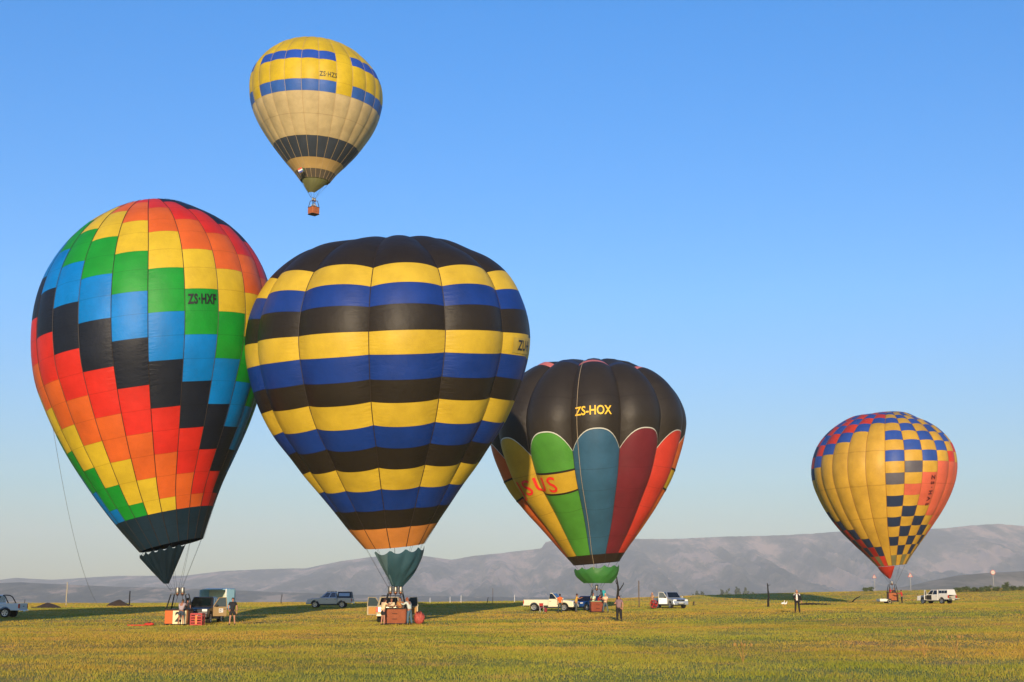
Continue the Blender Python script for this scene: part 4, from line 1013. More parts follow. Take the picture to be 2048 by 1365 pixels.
def vehicle(name, label, cat, pos, yaw, col, style, doors_open=(), canopy=None, door_col=None, tail_open=False, roll_bar=False, interior='#b08850', L=5.2, group=None, rack=False):
    """+x is forward, +y its left side"""
    t = thing(name, label, cat, pos, yaw, group); W = .88; wf, wr = 1.62, -1.48; r_a = .47
    pickup = style in ('single', 'double'); cab_r = {'single': .02, 'double': -.88, 'suv': -2.25, 'hatch': -1.75}[style]
    if style == 'hatch': wf, wr = 1.35, -1.2
    nose = 2.58 if style != 'hatch' else 2.05; tail = -2.58 if style != 'hatch' else -1.95; zb = .42; belt = 1.12 if style != 'hatch' else .95; hood = 1.04 if style != 'hatch' else .90
    ca = 1.02 if style != 'hatch' else .85
    rear_x = cab_r - .05 if pickup else tail
    poly = [(rear_x, zb)] + (arc(wr, r_a, zb) if not pickup else []) + arc(wf, r_a, zb) + [(nose - .12, zb - .02), (nose, .56), (nose - .03, .80), (nose - .16, hood - .06), (nose - .5, hood), (ca + .08, belt - .01), (rear_x, belt)]
    if not pickup: poly = [(rear_x + .05, zb)] + arc(wr, r_a, zb) + arc(wf, r_a, zb) + [(nose - .12, zb - .02), (nose, .56), (nose - .03, .80), (nose - .16, hood - .06), (nose - .5, hood), (ca + .08, belt - .01), (rear_x + .02, belt), (rear_x, .75)]
    b = MB(); b.prism(poly, -W, W); body = b.build('body', col, t, bevel=.05)
    if pickup:                  # open load bed: two sides with arches, floor, front wall, tailgate
        for s_ in (-1, 1):
            q = MB(); q.prism([(tail, zb + .14)] + arc(wr, r_a, zb + .14) + [(rear_x - .02, zb + .14), (rear_x - .02, belt), (tail, belt)], s_ * W, s_ * (W - .10)); q.build('bed_side', col, t, bevel=.02)
        MB().box((tail + .05, -W + .1, .62), (rear_x - .02, W - .1, .66)).build('bed_floor', M_plast, t); MB().box((rear_x - .07, -W + .1, .66), (rear_x - .02, W - .1, belt)).build('bed_front', col, t)
        if tail_open: tg = MB().box((tail - .52, -W + .08, .64), (tail - .02, W - .08, .69)).build('tailgate', col, t, bevel=.01)
        else: tg = MB().box((tail - .03, -W + .04, .60), (tail + .03, W - .04, belt - .01)).build('tailgate', col, t, bevel=.01)
        if not tail_open: MB().box((tail - .05, -.14, .86), (tail - .03, .14, .91)).build('handle', M_plast, tg)
    # greenhouse
    roof = 1.78 if style != 'hatch' else 1.46; zr = roof - belt; fx, rx = ca, cab_r if pickup else tail + .10
    tfx = fx - zr * 1.05; trx = rx + (.10 if pickup else .35); hw, htw = W - .05, W - .20
    B = [(rx, -hw), (fx, -hw), (fx, hw), (rx, hw)]; T = [(trx, -htw), (tfx, -htw), (tfx, htw), (trx, htw)]
    vs = [(x, y, belt - .01) for x, y in B] + [(x, y, roof) for x, y in T]
    MB().add(vs, [(4, 5, 6, 7), (0, 1, 5, 4), (1, 2, 6, 5), (2, 3, 7, 6), (3, 0, 4, 7)]).build('cabin', col, t, bevel=.06)
    def pane(p, name='window', m=M_glass, lift=.012):
        P = [Vector(q) for q in p]; n = (P[1] - P[0]).cross(P[3] - P[0]).normalized(); cen = sum(P, Vector()) / 4; ctr = Vector(((fx + rx) / 2, 0, belt + .3))
        if n.dot(cen - ctr) < 0: n = -n
        mb = MB(); mb.add([q + n * lift for q in P] + [q - n * .02 for q in P], [(0, 1, 2, 3), (7, 6, 5, 4), (0, 4, 5, 1), (1, 5, 6, 2), (2, 6, 7, 3), (3, 7, 4, 0)]); return mb.build(name, m, t)
    def side(u, v, s_):         # point on the cabin flank
        xb, xt = rx + (fx - rx) * u, trx + (tfx - trx) * u; return (xb + (xt - xb) * v, s_ * (hw + (htw - hw) * v), belt + zr * v)
    def frontp(u, v): y = (u * 2 - 1); return (fx + (tfx - fx) * v, y * (hw + (htw - hw) * v) , belt + zr * v)
    def rearp(u, v): y = (u * 2 - 1); return (rx + (trx - rx) * v, y * (hw + (htw - hw) * v), belt + zr * v)
    pane([frontp(.07, .08), frontp(.93, .08), frontp(.92, .90), frontp(.08, .90)], 'windscreen')
    pane([rearp(.09, .12), rearp(.91, .12), rearp(.90, .88), rearp(.10, .88)], 'rear_window')
    cuts = {'single': [(.06, .90)], 'double': [(.06, .46), (.52, .92)], 'suv': [(.04, .28), (.32, .60), (.64, .93)], 'hatch': [(.08, .46), (.52, .92)]}[style]
    for s_ in (-1, 1):
        for u0, u1 in cuts: pane([side(u0, .10, s_), side(u1, .10, s_), side(u1 - (.04 if u1 > .85 else 0), .88, s_), side(u0 + .02, .88, s_)])
    # doors as slightly proud panels, each with its handle
    n_d = 1 if style == 'single' else 2; span = ca - (rx if pickup else wr + .35)
    for s_ in (-1, 1):
        for k in range(n_d):
            x1 = ca - .02 - k * span / n_d; x0 = ca + .02 - (k + 1) * span / n_d
            if k == 0 and ('left' if s_ == 1 else 'right') in doors_open:
                # door swung forward on its front hinge
                M = Matrix.Translation((x1, s_ * W, 0)) @ Matrix.Rotation(R_(-68 * s_), 4, 'Z'); w_ = x1 - x0; dc = door_col or col
                d = MB(); d.prism([(-w_, .48), (0, .48), (0, belt), (-w_, belt)], 0, -s_ * .09, M=M); do = d.build('door', dc, t, bevel=.015)
                fr = MB(); fr.tube([M @ Vector(q) for q in ((0, -s_ * .05, belt), (-w_ * .42, -s_ * .09, roof - .06), (-w_ * .95, -s_ * .10, roof - .05), (-w_, -s_ * .05, belt))], .035, 6); fr.build('window_frame', dc, do)
                gl = MB(); gl.add([M @ Vector(q) for q in ((-.06, -s_ * .05, belt), (-w_ * .42, -s_ * .08, roof - .08), (-w_ * .93, -s_ * .09, roof - .07), (-w_ + .03, -s_ * .05, belt))], [(0, 1, 2, 3)]); gl.build('window', mat('door_glass', '#3a484e', rough=.5, spec=.2), do, thick=.006)
                tr = MB(); tr.prism([(-w_ + .08, .56), (-.08, .56), (-.08, belt - .08), (-w_ + .08, belt - .08)], -s_ * .095, -s_ * .125, M=M); tr.build('door_trim', mat('trim_' + interior[1:], interior, rough=.8), do, bevel=.02)
                mr = MB(); mr.box((-.28, s_ * .02, belt), (-.10, s_ * .20, belt + .14), M) if s_ > 0 else mr.box((-.28, -.20, belt), (-.10, -.02, belt + .14), M); mr.build('mirror', M_plast, do, bevel=.03)
                hd_ = MB(); hd_.box((-w_ + .08, min(s_ * .005, s_ * .03), .93), (-w_ + .26, max(s_ * .005, s_ * .03), .965), M); hd_.build('handle', M_plast, do)
                MB().prism([(x0 + .03, .50), (x1 - .03, .50), (x1 - .03, belt - .02), (x0 + .03, belt - .02)], s_ * (W + .002), s_ * (W - .03)).build('doorway_shade', mat('cabin_shade', '#1a1714', rough=.9), t)  # dark sheet on the solid flank paints in the shade of the cabin
                continue
            lo = [(x0, .50), (x1, .50), (x1, belt - .015), (x0, belt - .015)]
            if k == n_d - 1 and style != 'single': lo = [(x0, .78 if x0 < wr + .55 else .50), (x0 + .22, .50)] + lo[1:]
            d = MB(); d.prism(lo, s_ * (W + .012), s_ * (W - .02)); do = d.build('door', door_col if (door_col and k == 0) else col, t)
            MB().box((x0 + .08, min(s_ * (W + .01), s_ * (W + .04)), .95), (x0 + .26, max(s_ * (W + .01), s_ * (W + .04)), .985)).build('handle', M_plast, do)
        if ('left' if s_ == 1 else 'right') not in doors_open:
            MB().box((ca - .18, min(s_ * (W + .0), s_ * (W + .20)), belt + .02), (ca - .04, max(s_ * W, s_ * (W + .20)), belt + .17)).build('mirror', col, t, bevel=.04)
        MB().box((nose - .22, min(s_ * .48, s_ * .84), hood - .24), (nose - .02, max(s_ * .48, s_ * .84), hood - .07)).build('headlight', M_lamp, t, bevel=.04)
        MB().box((tail - .035, min(s_ * (W - .16), s_ * (W + .004)), .72), (tail + .07, max(s_ * (W - .16), s_ * (W + .004)), belt - .05)).build('tail_light', M_tail, t, bevel=.02)
        f = MB(); f.ball((nose - .02, s_ * .62, .56), .07, 8, 5); f.build('fog_light', M_lamp, t)
        for wx in (wf, wr):     # wheel: tyre with rim
            c = (wx, s_ * (W - .14), .38); R = .38 if style != 'hatch' else .33; c = (wx, s_ * (W - .14), R)
            ty = MB(); ty.lathe([(R * .62, -.12), (R * .93, -.125), (R, -.09), (R, .09), (R * .93, .125), (R * .62, .12)], c, 22, 'y'); wo = ty.build('wheel', M_tyre, t, smooth=True)
            rm = MB(); rm.lathe([(R * .60, .10), (R * .66, .138), (R * .58, .132), (R * .22, .129), (.06, .145), (.0, .145)] if s_ > 0 else [(R * .60, -.10), (R * .66, -.138), (R * .58, -.132), (R * .22, -.129), (.06, -.145), (.0, -.145)], c, 18, 'y')
            ro = rm.build('rim', M_rim, wo)
            for k in range(5):
                a = 2 * math.pi * k / 5 + .3; p = Vector(c) + Vector((R * .40 * math.cos(a), s_ * .130, R * .40 * math.sin(a)))
                MB().ball(p, (.055, .012, .055), 6, 4).build('rim_opening', M_plast, wo)
    MB().box((nose - .04, -.46, hood - .26), (nose + .012, .46, hood - .09)).build('grille', M_plast, t, bevel=.02); MB().ball((nose + .015, 0, hood - .17), (.02, .06, .045), 8, 5).build('badge', M_chrome, t)
    MB().box((nose - .20, -W + .02, .40), (nose + .06, W - .02, .64)).build('front_bumper', col if style != 'single' else col, t, bevel=.05); MB().box((nose + .05, -.42, .44), (nose + .072, .42, .54)).build('air_intake', M_plast, t)
    MB().box((nose + .062, -.25, .555), (nose + .085, .25, .625)).build('number_plate', M_plate, t)
    MB().box((tail - .14, -W + .05, .44), (tail + .02, W - .05, .60)).build('rear_bumper', M_chrome if pickup else col, t, bevel=.03); MB().box((tail - .155, -.25, .47), (tail - .138, .25, .57)).build('number_plate', M_plate, t)
    MB().box((wr + .5, -W + .06, .30), (wf - .5, W - .06, .44)).build('chassis', M_plast, t)
    if canopy:
        cm, wm = canopy; zc = roof + .04; cn = MB(); cn.add([(x, y, belt) for x, y in ((tail + .02, -W + .02), (rear_x - .03, -W + .02), (rear_x - .03, W - .02), (tail + .02, W - .02))] + [(x, y, zc) for x, y in ((tail + .14, -htw + .0), (rear_x - .03, -htw), (rear_x - .03, htw), (tail + .14, htw))],
            [(4, 5, 6, 7), (0, 1, 5, 4), (1, 2, 6, 5), (2, 3, 7, 6), (3, 0, 4, 7)]); co = cn.build('canopy', cm, t, bevel=.05)
        for s_ in (-1, 1):
            y0, y1 = W - .02, htw; ws = [(.10, .90)] if wm is not None else [(.06, .34), (.37, .64), (.67, .94)]
            for u0, u1 in ws:
                pts_ = []
                for u, v in ((u0, .28), (u1, .28), (u1, .78), (u0, .78)):
                    x = tail + .10 + (rear_x - tail - .13) * u; pts_.append(Vector((x, s_ * (y0 + (y1 - y0) * v + .012), belt + (zc - belt) * v)))
                MB().add(pts_, [(0, 1, 2, 3)]).build('canopy_window', wm or M_glass, co, thick=.01)
    if rack:
        rk = MB()
        for y in (-.5, -.25, 0, .25, .5): rk.tube([(tfx - .05, y, roof + .09), (trx + .1, y, roof + .09)], .016, 6)
        for x in (tfx - .1, (tfx + trx) / 2, trx + .15): rk.tube([(x, -.6, roof + .07), (x, .6, roof + .07)], .02, 6); rk.tube([(x, -.6, roof - .02), (x, -.6, roof + .08)], .02, 6); rk.tube([(x, .6, roof - .02), (x, .6, roof + .08)], .02, 6)
        rk.build('roof_rack', M_plast, t)
    if roll_bar:
        for s_ in (-1, 1): MB().tube([(rear_x - .75, s_ * .74, belt), (rear_x - .45, s_ * .70, roof - .16), (rear_x - .25, s_ * .62, roof - .04), (rear_x - .2, 0, roof - .02)], .04, 8).build('roll_bar', M_plast, t, smooth=True)
    return t
white = paint('white', '#d8d4c8'); silver = paint('silver', '#a8aeb2', metal=.5, rough=.35)
vehicle('pickup_truck', 'white double cab pickup with black roll bar cut off by the left edge', 'pickup', gpx(-19, 25.), R_(178), paint('cool_white', '#ccd2d6'), 'double', roll_bar=True)
vehicle('pickup_truck', 'silver double cab pickup with a dark canopy parked side on', 'pickup', gpx(660, 17.4), R_(179), silver, 'double', canopy=(mat('dark_canvas', '#2a3038', rough=.7), mat('pale_blind', '#a8b8c8', rough=.6)), rack=True)
v3p = gpx(407, 28.9)
v3 = vehicle('pickup_truck', 'dark pickup, shade painted into its body, with an open gold door behind the orange and cream basket', 'pickup', v3p, R_(-91), paint('shaded_gold', '#3a3534', metal=.3), 'double', doors_open=('left',), door_col=paint('gold', '#a08458', metal=.2), canopy=None)  # dark body colour stands for gold paint in shade; front doors stay gold
# number sticker on the open door: on its outer face
_W = .88; _x1 = 1.02 - .02; _M = Matrix.Translation(v3p) @ Matrix.Rotation(R_(-91), 4, 'Z') @ Matrix.Translation((_x1, _W, 0)) @ Matrix.Rotation(R_(-68), 4, 'Z')
_dw = (1.02 + .88) / 2
def on_door(x, y): return Matrix.Translation((_x1, _W, 0)) @ Matrix.Rotation(R_(-68), 4, 'Z') @ Vector((-_dw * .55 - x, .012, .86 + y))
MB().add([on_door(-.14, -.13) , on_door(.14, -.13), on_door(.14, .13), on_door(-.14, .13)], [(0, 1, 2, 3)]).build('door_sticker', mat('sticker_white', '#e8e6e0'), v3, thick=.004)
def on_door2(x, y): return on_door(x, y) + Matrix.Rotation(R_(-68), 3, 'Z') @ Vector((0, .008, 0))
text_mesh('12', 'door_number', M_print, v3, lambda x, y: Vector(on_door2(-x, y)) + origin(v3), size=.24, bold=.01)
# open aluminium box body on its load bed
M_box = mat('pale_blue_aluminium', '#8ab4c4', rough=.4, metal=.2); M_boxin = mat('box_lining', '#c8ccb0', rough=.7)
bx_ = thing('box_body', 'pale blue open topped box with a raised flap behind the dark pickup', 'cargo box', ground(433, 101.), R_(-14))
MB().box((-1.05, .70, .9), (1.05, .74, 2.25)).build('back_wall', M_boxin, bx_); MB().box((-1.10, -.75, .9), (-1.05, .74, 2.25)).build('side_wall', M_box, bx_); MB().box((1.05, -.75, .9), (1.10, .74, 2.25)).build('side_wall', M_box, bx_)
MB().box((-1.10, -.75, .80), (1.10, .74, .9)).build('floor', M_box, bx_); MB().box((-1.12, -.1, 2.25), (1.12, .76, 2.31), Matrix.Rotation(R_(4), 4, 'X')).build('lid', M_box, bx_)
MB().box((0, 0, 0), (.95, .04, 1.35), Matrix.Translation((1.10, -.75, .92)) @ Matrix.Rotation(R_(-30), 4, 'Z')).build('door', M_box, bx_); MB().tube([(1.06, -.77, .85), (1.06, -.77, 2.3)], .05, 6).build('door_post', mat('white_post', '#e8e4dc'), bx_)
for sx in (-.8, .8):
    for sy in (-.6, .6): MB().box((sx - .05, sy - .05, 0), (sx + .05, sy + .05, .82)).build('leg', M_plast, bx_)
vehicle('station_wagon', 'cream station wagon with both front doors open behind the brown basket', 'car', gpx(774, 29.0) + Vector((0, 3.6, 0)), R_(90), paint('cream', '#b8a888', metal=.2), 'suv', doors_open=('left', 'right'), interior='#c08a48', rack=True)
vehicle('pickup_truck', 'white single cab pickup with an empty load bed', 'pickup', gpx(1102, 20.2), R_(-20), paint('ivory', '#e2d8ba'), 'single')
vehicle('hatchback', 'dark blue hatchback half hidden behind the red wicker basket', 'car', gpx(1177, 20.) + Vector((0, 1.6, 0)), R_(-128), paint('blue', '#1e4c8a', metal=.3), 'hatch')
vehicle('pickup_truck', 'silver pickup facing the camera with one front door open', 'pickup', gpx(1345, 18.6) + Vector((0, 1.5, 0)), R_(-72), silver, 'double', doors_open=('right',), door_col=white)
v8 = vehicle('pickup_truck', 'white double cab pickup with white canopy and dropped tailgate', 'pickup', gpx(1874, 16.6), R_(123), white, 'double', doors_open=('left',), canopy=(white, None), tail_open=True, interior='#4a4640'); v8.scale = (.9, .9, .93)
# ------------------------------------------------------------------ trailer, crates, fans, chairs
tp = gpx(1778, 15.5); tr = thing('trailer', 'low white two wheeled trailer under the orange basket', 'trailer', tp, R_(0))
MB().box((-1.35, -.75, .26), (1.15, .75, .34)).build('deck', M_plast, tr); MB().box((-1.37, -.77, .30), (-.20, -.72, .62)).build('side_panel', white, tr); MB().box((-1.37, .72, .30), (1.15, .77, .62)).build('side_panel', white, tr)
MB().box((-1.39, -.77, .30), (-1.33, .77, .62)).build('end_panel', white, tr); MB().tube([(-1.35, 0, .32), (-2.2, 0, .34)], .035, 6).build('drawbar', M_steel, tr)
for s_ in (-1, 1):
    w_ = MB(); w_.lathe([(.16, -.09), (.27, -.09), (.29, -.06), (.29, .06), (.27, .09), (.16, .09)], (-.15, s_ * .86, .29), 18, 'y'); wo = w_.build('wheel', M_tyre, tr, smooth=True); MB().lathe([(.0, -.02), (.17, -.02), (.17, s_ * .0 + .095), (.0, .06)] if s_ > 0 else [(.0, -.06), (.17, -.095), (.17, .02), (.0, .02)], (-.15, s_ * .86, .29), 14, 'y').build('rim', M_cream, wo)
    MB().box((-.50, s_ * .86 - .12, .60), (.20, s_ * .86 + .12, .63)).build('mudguard', M_plast, tr)
M_redp = mat('red_plastic', '#a82a22', rough=.45); M_redc = mat('red_cloth', '#c83a28', rough=.8, bump=.5, bscale=8.)
cp = gpx(401, 31.) + Vector((0, -.9, 0)); cr = thing('crate', 'red slatted crate standing on the grass before the dark pickup', 'crate', cp, R_(-6))
for x in (-.36, .36):
    for y in (-.25, .25): MB().box((x - .035, y - .035, 0), (x + .035, y + .035, .78)).build('corner_post', M_redp, cr)
for z in (.04, .20, .36, .52, .68):
    for y in (-.27, .27): MB().box((-.34, y - .012, z), (.34, y + .012, z + .10)).build('slat', M_redp, cr)
    for x in (-.38, .38): MB().box((x - .012, -.22, z), (x + .012, .22, z + .10)).build('slat', M_redp, cr)
MB().box((-.05, -.305, .10), (.07, -.285, .66)).build('strap', mat('orange_strap', '#e07a34'), cr); MB().box((-.36, -.25, .76), (.36, .25, .79)).build('lid', M_redp, cr)
def bag(name, label, cat, pos, sx, sy, sz, m, seed, rz=0.):
    r = np.random.default_rng(seed); t = thing(name, label, cat, pos, rz); mb = MB(); n, k = 18, 10; vs = []
    for j in range(k + 1):
        a = math.pi * j / k
        for i in range(n):
            b = 2 * math.pi * i / n; q = 1 + .10 * math.sin(3 * b + seed) * math.sin(a) + .07 * r.normal()
            vs.append((sx * math.sin(a) * math.cos(b) * q, sy * math.sin(a) * math.sin(b) * q, max(0, sz * (1 - math.cos(a)) * q)))
    mb.v = vs
    for j in range(k):
        for i in range(n): mb.f.append((j * n + i, j * n + (i + 1) % n, (j + 1) * n + (i + 1) % n, (j + 1) * n + i))
    mb.mi = [0] * len(mb.f); mb.build('sack', m, t, smooth=True)
    MB().tube([(-sx * .3, -sy * .3, sz * 1.75), (0, -sy * .4, sz * 2.25), (sx * .3, -sy * .3, sz * 1.75)], .025, 6).build('strap', M_black, t, smooth=True)
    return t
bag('bag', 'flat red bag lying on the grass left of the orange basket', 'bag', gpx(311, 30.5) + Vector((0, -1.5, 0)), .30, .25, .10, M_redc, 3)
MB_ = MB(); p = gpx(303, 30.5) + Vector((0, -1.5, 0)); MB_.tube([p + Vector((x * .9 - .6, .12 * math.sin(x * 5), .03)) for x in np.linspace(-.6, .6, 14)], .05, 6); tag(MB_.build('rolled_strap', M_redc), 'orange red strap trailing along the grass beside the flat bag', 'strap')
bag('bag', 'round red stuff sack right of the brown basket', 'bag', gpx(838, 30.6) + Vector((0, -.1, 0)), .34, .30, .39, mat('red_nylon', '#a8483a', rough=.7, var=.6, scale=9., bump=.8, bscale=7.), 8)
def fan(label, pos, rz, s=.42):
    t = thing('inflation_fan', label, 'fan', pos, rz); rg = MB(); rg.tube([(s * math.cos(a), 0, s + .12 + s * math.sin(a)) for a in np.linspace(0, 2 * math.pi, 25)], .035, 6, caps=False); rg.build('guard_ring', M_redp, t)
    for k in range(8):
        a = math.pi * k / 8; MB().tube([(s * math.cos(a), -.03, s + .12 + s * math.sin(a)), (-s * math.cos(a), -.03, s + .12 - s * math.sin(a))], .008, 4).build('guard_wire', M_redp, t)
    for k in range(4):
        a = math.pi * k / 2 + .4; M = Matrix.Translation((0, .05, s + .12)) @ Matrix.Rotation(a, 4, 'Y'); MB().add([M @ Vector(q) for q in ((.04, -.03, -.04), (s * .9, -.06, -.08), (s * .9, .04, .08), (.04, .03, .04))], [(0, 1, 2, 3)]).build('blade', M_redp, t, thick=.01)
    MB().box((-.18, .05, .12), (.18, .40, .55)).build('engine', M_black, t, bevel=.03)
    for x in (-.3, .3): MB().tube([(x, -.15, 0), (x, .35, 0), (x * .6, .2, .2)], .02, 6).build('leg', M_steel, t)
    return t
fan('red inflation fan standing left of the silver pickup', gpx(1304, 18.7) + Vector((.1, -.9, 0)), R_(-20), .40)
ch = thing('folding_chair', 'white and red folding chair behind the white single cab pickup', 'chair', gpx(1083, 20.8) + Vector((0, -1.7, 0)), R_(25))
for x in (-.22, .22):
    MB().tube([(x, -.2, 0), (x, .12, .5), (x, .18, .88)], .016, 6).build('leg', mat('white_tube', '#e0dcd2'), ch); MB().tube([(x, .22, 0), (x, -.2, .46)], .016, 6).build('leg', mat('white_tube', '#e0dcd2'), ch)
MB().box((-.22, -.2, .43), (.22, .16, .455)).build('seat', mat('red_canvas', '#a83028', rough=.8), ch); MB().box((-.22, .14, .58), (.22, .165, .86)).build('backrest', mat('red_canvas', '#a83028', rough=.8), ch)
sk = bag('bag', 'small dark red bag beside the folding chair', 'bag', gpx(1090.5, 20.8) + Vector((0, -1.9, 0)), .15, .14, .22, mat('maroon_cloth', '#8a2430', rough=.8), 12)
fl_ = thing('flag', 'small tricolour flag hanging from the flying balloon', 'flag', at(601, 340, Y4 - 3.6)); s4 = 1.15
def fg(u, v): return Vector((s4 * (-.34 + .68 * u + .16 * (1 - v)), .03 * math.sin(u * 7), s4 * (-.42 + .30 * u + .52 * v)))
for n_, c_, v0, v1, u0 in (('red_band', '#d8402c', .66, 1., .0), ('white_band', '#e8e4da', .38, .66, .0), ('blue_band', '#3a4a94', .0, .38, .0)):
    MB().grid([[fg(u, v0) for u in np.linspace(0, .72, 8)], [fg(u, v1) for u in np.linspace(0, .72, 8)]]).build(n_, mat('flag_' + n_, c_, rough=.7), fl_, thick=.01)
MB().add([fg(.72, 0), fg(1.0, .35), fg(1.0, .65), fg(.72, 1.)], [(0, 1, 2, 3)]).build('green_band', mat('flag_green', '#1e6a30', rough=.7), fl_, thick=.01); MB().add([fg(.86, .2) + Vector((0, -.02, 0)), fg(1.02, .5) + Vector((0, -.02, 0)), fg(.86, .8) + Vector((0, -.02, 0))], [(0, 1, 2)]).build('black_triangle', mat('flag_black', '#181410', rough=.7), fl_, thick=.01)
MB().tube([fg(.9, 1.), fg(.95, 1.9)], .012, 5).build('halyard', M_rope, fl_)
# turquoise cloth hung on the third basket's upright
tq = M3 @ Vector((.58, -.42, 0)) + origin(b3); cl = MB(); cl.grid([[tq + Vector((.02 + .16 * u * (1 - .5 * v) + .04 * v, -.03 + .04 * math.sin(u * 6 + v * 3), 2.0 - 1.05 * v)) for u in np.linspace(-1, 1, 7)] for v in np.linspace(0, 1, 9)])
tag(cl.build('turquoise_cloth', mat('turquoise_cloth', '#2a98a4', rough=.8), smooth=True, thick=.01), 'turquoise cloth hanging from an upright of the red basket', 'cloth')

# ------------------------------------------------------------------ posts, dead trees, mounds, signs
M_wood = mat('weathered_wood', '#6a5a48', rough=.9, bump=.4); M_bark = mat('burnt_bark', '#1e1a17', rough=.95, bump=.5, bscale=20.); M_pale = mat('pale_pole', '#a89c80', rough=.9)
def post(label, px, Y, hgt, r, m, lean=0., cap=False, name='post'):
    p = ground(px, Y); t = thing(name, label, 'post', p); rr = np.random.default_rng(int(px)); pts_ = [Vector((lean * z + .02 * rr.normal() * r * 10, 0, z)) for z in np.linspace(-.1, hgt, 6)]
    MB().tube(pts_, [r * (1.1 - .25 * k / 5) for k in range(6)], 8).build('shaft', m, t, smooth=True)
    if cap: MB().box((-r * 1.3, -r * 1.3, hgt - .05), (r * 1.3, r * 1.3, hgt + .03)).build('cap', m, t)
    MB().lathe([(r * 2.2, -.05), (r * 1.8, .04), (r * 1.1, .10)], (0, 0, 0), 8).build('footing', mat('soil', '#4a3826', rough=.95), t)
    return t
post('tall pale pole on the left before the blue hills', 132, 210., 3.55, .09, M_pale, cap=True)
post('short dark post beside the larger earth mound', 258.5, 200., 2.2, .10, M_bark)
post('thin bare pole left of the white single cab pickup', 985.5, 240., 2.6, .05, M_wood, cap=True)
post('tall brown pole left of the silver pickup with open door', 1278.5, 160., 3.1, .07, M_wood)
post('short broken stake in the grass left of the pale pole', 49., 215., 1.0, .05, M_bark); post('short broken stake near the thin pole', 974., 245., 1.1, .06, M_bark, lean=.2)
post('short twin stake in the grass right of the silver pickup', 1386.5, 170., .55, .07, M_bark); post('second stake of the pair right of the silver pickup', 1389.5, 171., .6, .05, M_wood)
for k, (px, hh) in enumerate(((922, 1.5), (900, 1.2), (1029, 1.5), (860, 1.0))): 
    post(['white marker post right of the cream station wagon, tallest of the pair', 'white marker post just left of a taller one', 'white marker post left of the white single cab pickup', 'low white marker post nearest the round red sack'][k], px, 262., hh, .045, mat('white_post', '#e8e4dc'))
def dead_tree(label, px, Y, segs, cat='dead tree'):
    p = ground(px, Y); t = thing('dead_tree', label, cat, p)
    for i, (pts_, r0, r1) in enumerate(segs):
        P = [Vector(q) for q in pts_]; o = MB().tube(P, [r0 + (r1 - r0) * k / (len(P) - 1) for k in range(len(P))], 7).build('trunk' if i == 0 else 'branch', M_bark, t, smooth=True)
    return t
Yd = 128.; m_ = Yd / F * 1.0
def dt(*q): return [(x * m_, .05 * math.sin(i * 2.), z * m_) for i, (x, z) in enumerate(q)]
dead_tree('black forked dead tree rising behind the woman in purple grey', 1235, Yd, [(dt((0, -3), (0, 20), (1, 32), (2, 45), (0, 60), (-2, 74)), .17, .05), (dt((1, 37), (6, 43), (12, 52), (13, 56)), .07, .03), (dt((2, 50), (-2, 55), (-3, 60)), .05, .025), (dt((1, 28), (6, 30), (9, 30)), .035, .015), (dt((-1, 66), (-3, 72)), .04, .02)])
Yd = 150.; m_ = Yd / F
dead_tree('straight black dead tree left of the blonde woman', 1536, Yd, [(dt((0, -3), (1, 14), (2, 20), (1, 32), (1, 44), (0, 46)), .13, .05), (dt((1, 40), (4, 43), (6, 44)), .03, .015), (dt((1, 29), (4, 31)), .025, .012), (dt((1.5, 20), (3, 23)), .03, .015)])
Yd = 240.; m_ = Yd / F
dead_tree('thin forked dead sapling left of the silver canopy pickup', 562, Yd, [(dt((0, -2), (0, 8), (1, 14), (-.5, 20)), .08, .03), (dt((1, 12), (2.5, 17), (3, 21)), .04, .02)])
Yd = 190.; m_ = Yd / F
dead_tree('fallen dead branch leaning over the grass right of the blonde woman', 1704, Yd, [(dt((0, -1), (3, 4), (9, 9), (16, 12)), .14, .04), (dt((8, 8), (11, 8)), .05, .02), (dt((-6, 0), (0, .8)), .06, .1)])
dead_tree('small charred log lying right of the blonde woman', 1628, 170., [([(-1.8, 0, .05), (-.6, .1, .16), (.8, 0, .12), (2.1, -.1, .06)], .16, .08), ([(-.9, 0, .1), (-1.0, 0, .45)], .07, .04)], 'log')
M_soil = mat('dark_soil', '#3a2c20', rough=.98, var=.35, scale=1.5, bump=.9, bscale=2.5)
def mound(label, px, Y, w_, h_, seed):
    p = ground(px, Y); rr = np.random.default_rng(seed); t = thing('earth_mound', label, 'mound', p); rows = []
    n = 28; xs = np.linspace(-1, 1, n)
    X, Yg = np.meshgrid(xs, xs); d = np.sqrt(X ** 2 + Yg ** 2); Z = np.clip(1 - d, 0, 1) ** .8 * (1 + .5 * (fbm(X * 2 + 9, Yg * 2 + 4, seed) - .5)) + .12 * (fbm(X * 6 + 3, Yg * 6 + 8, seed + 1) - .5) * (d < 1)
    P = [[(X[i, j] * w_ / 2, Yg[i, j] * w_ * .35, max(-.05, Z[i, j] * h_ - .04)) for j in range(n)] for i in range(n)]
    MB().grid(P).build('soil_heap', M_soil, t, smooth=True)
    for k in range(7): 
        a = rr.uniform(0, 6.28); rd = rr.uniform(.3, .55) * w_; MB().ball((rd * math.cos(a), -abs(rd * math.sin(a)) * .4, .05), (rr.uniform(.1, .25), .12, .1), 6, 4).build('clod', M_soil, t)
mound('low dark earth mound right of the roll bar pickup', 96, 165., 3.6, .62, 4); mound('larger dark earth mound beside the short dark post', 237, 195., 3.7, .98, 9)
M_red = mat('sign_red', '#a83830', rough=.5); M_white = mat('sign_white', '#b4aca0', rough=.5); M_galv = mat('galvanised_post', '#a8a49a', rough=.6)
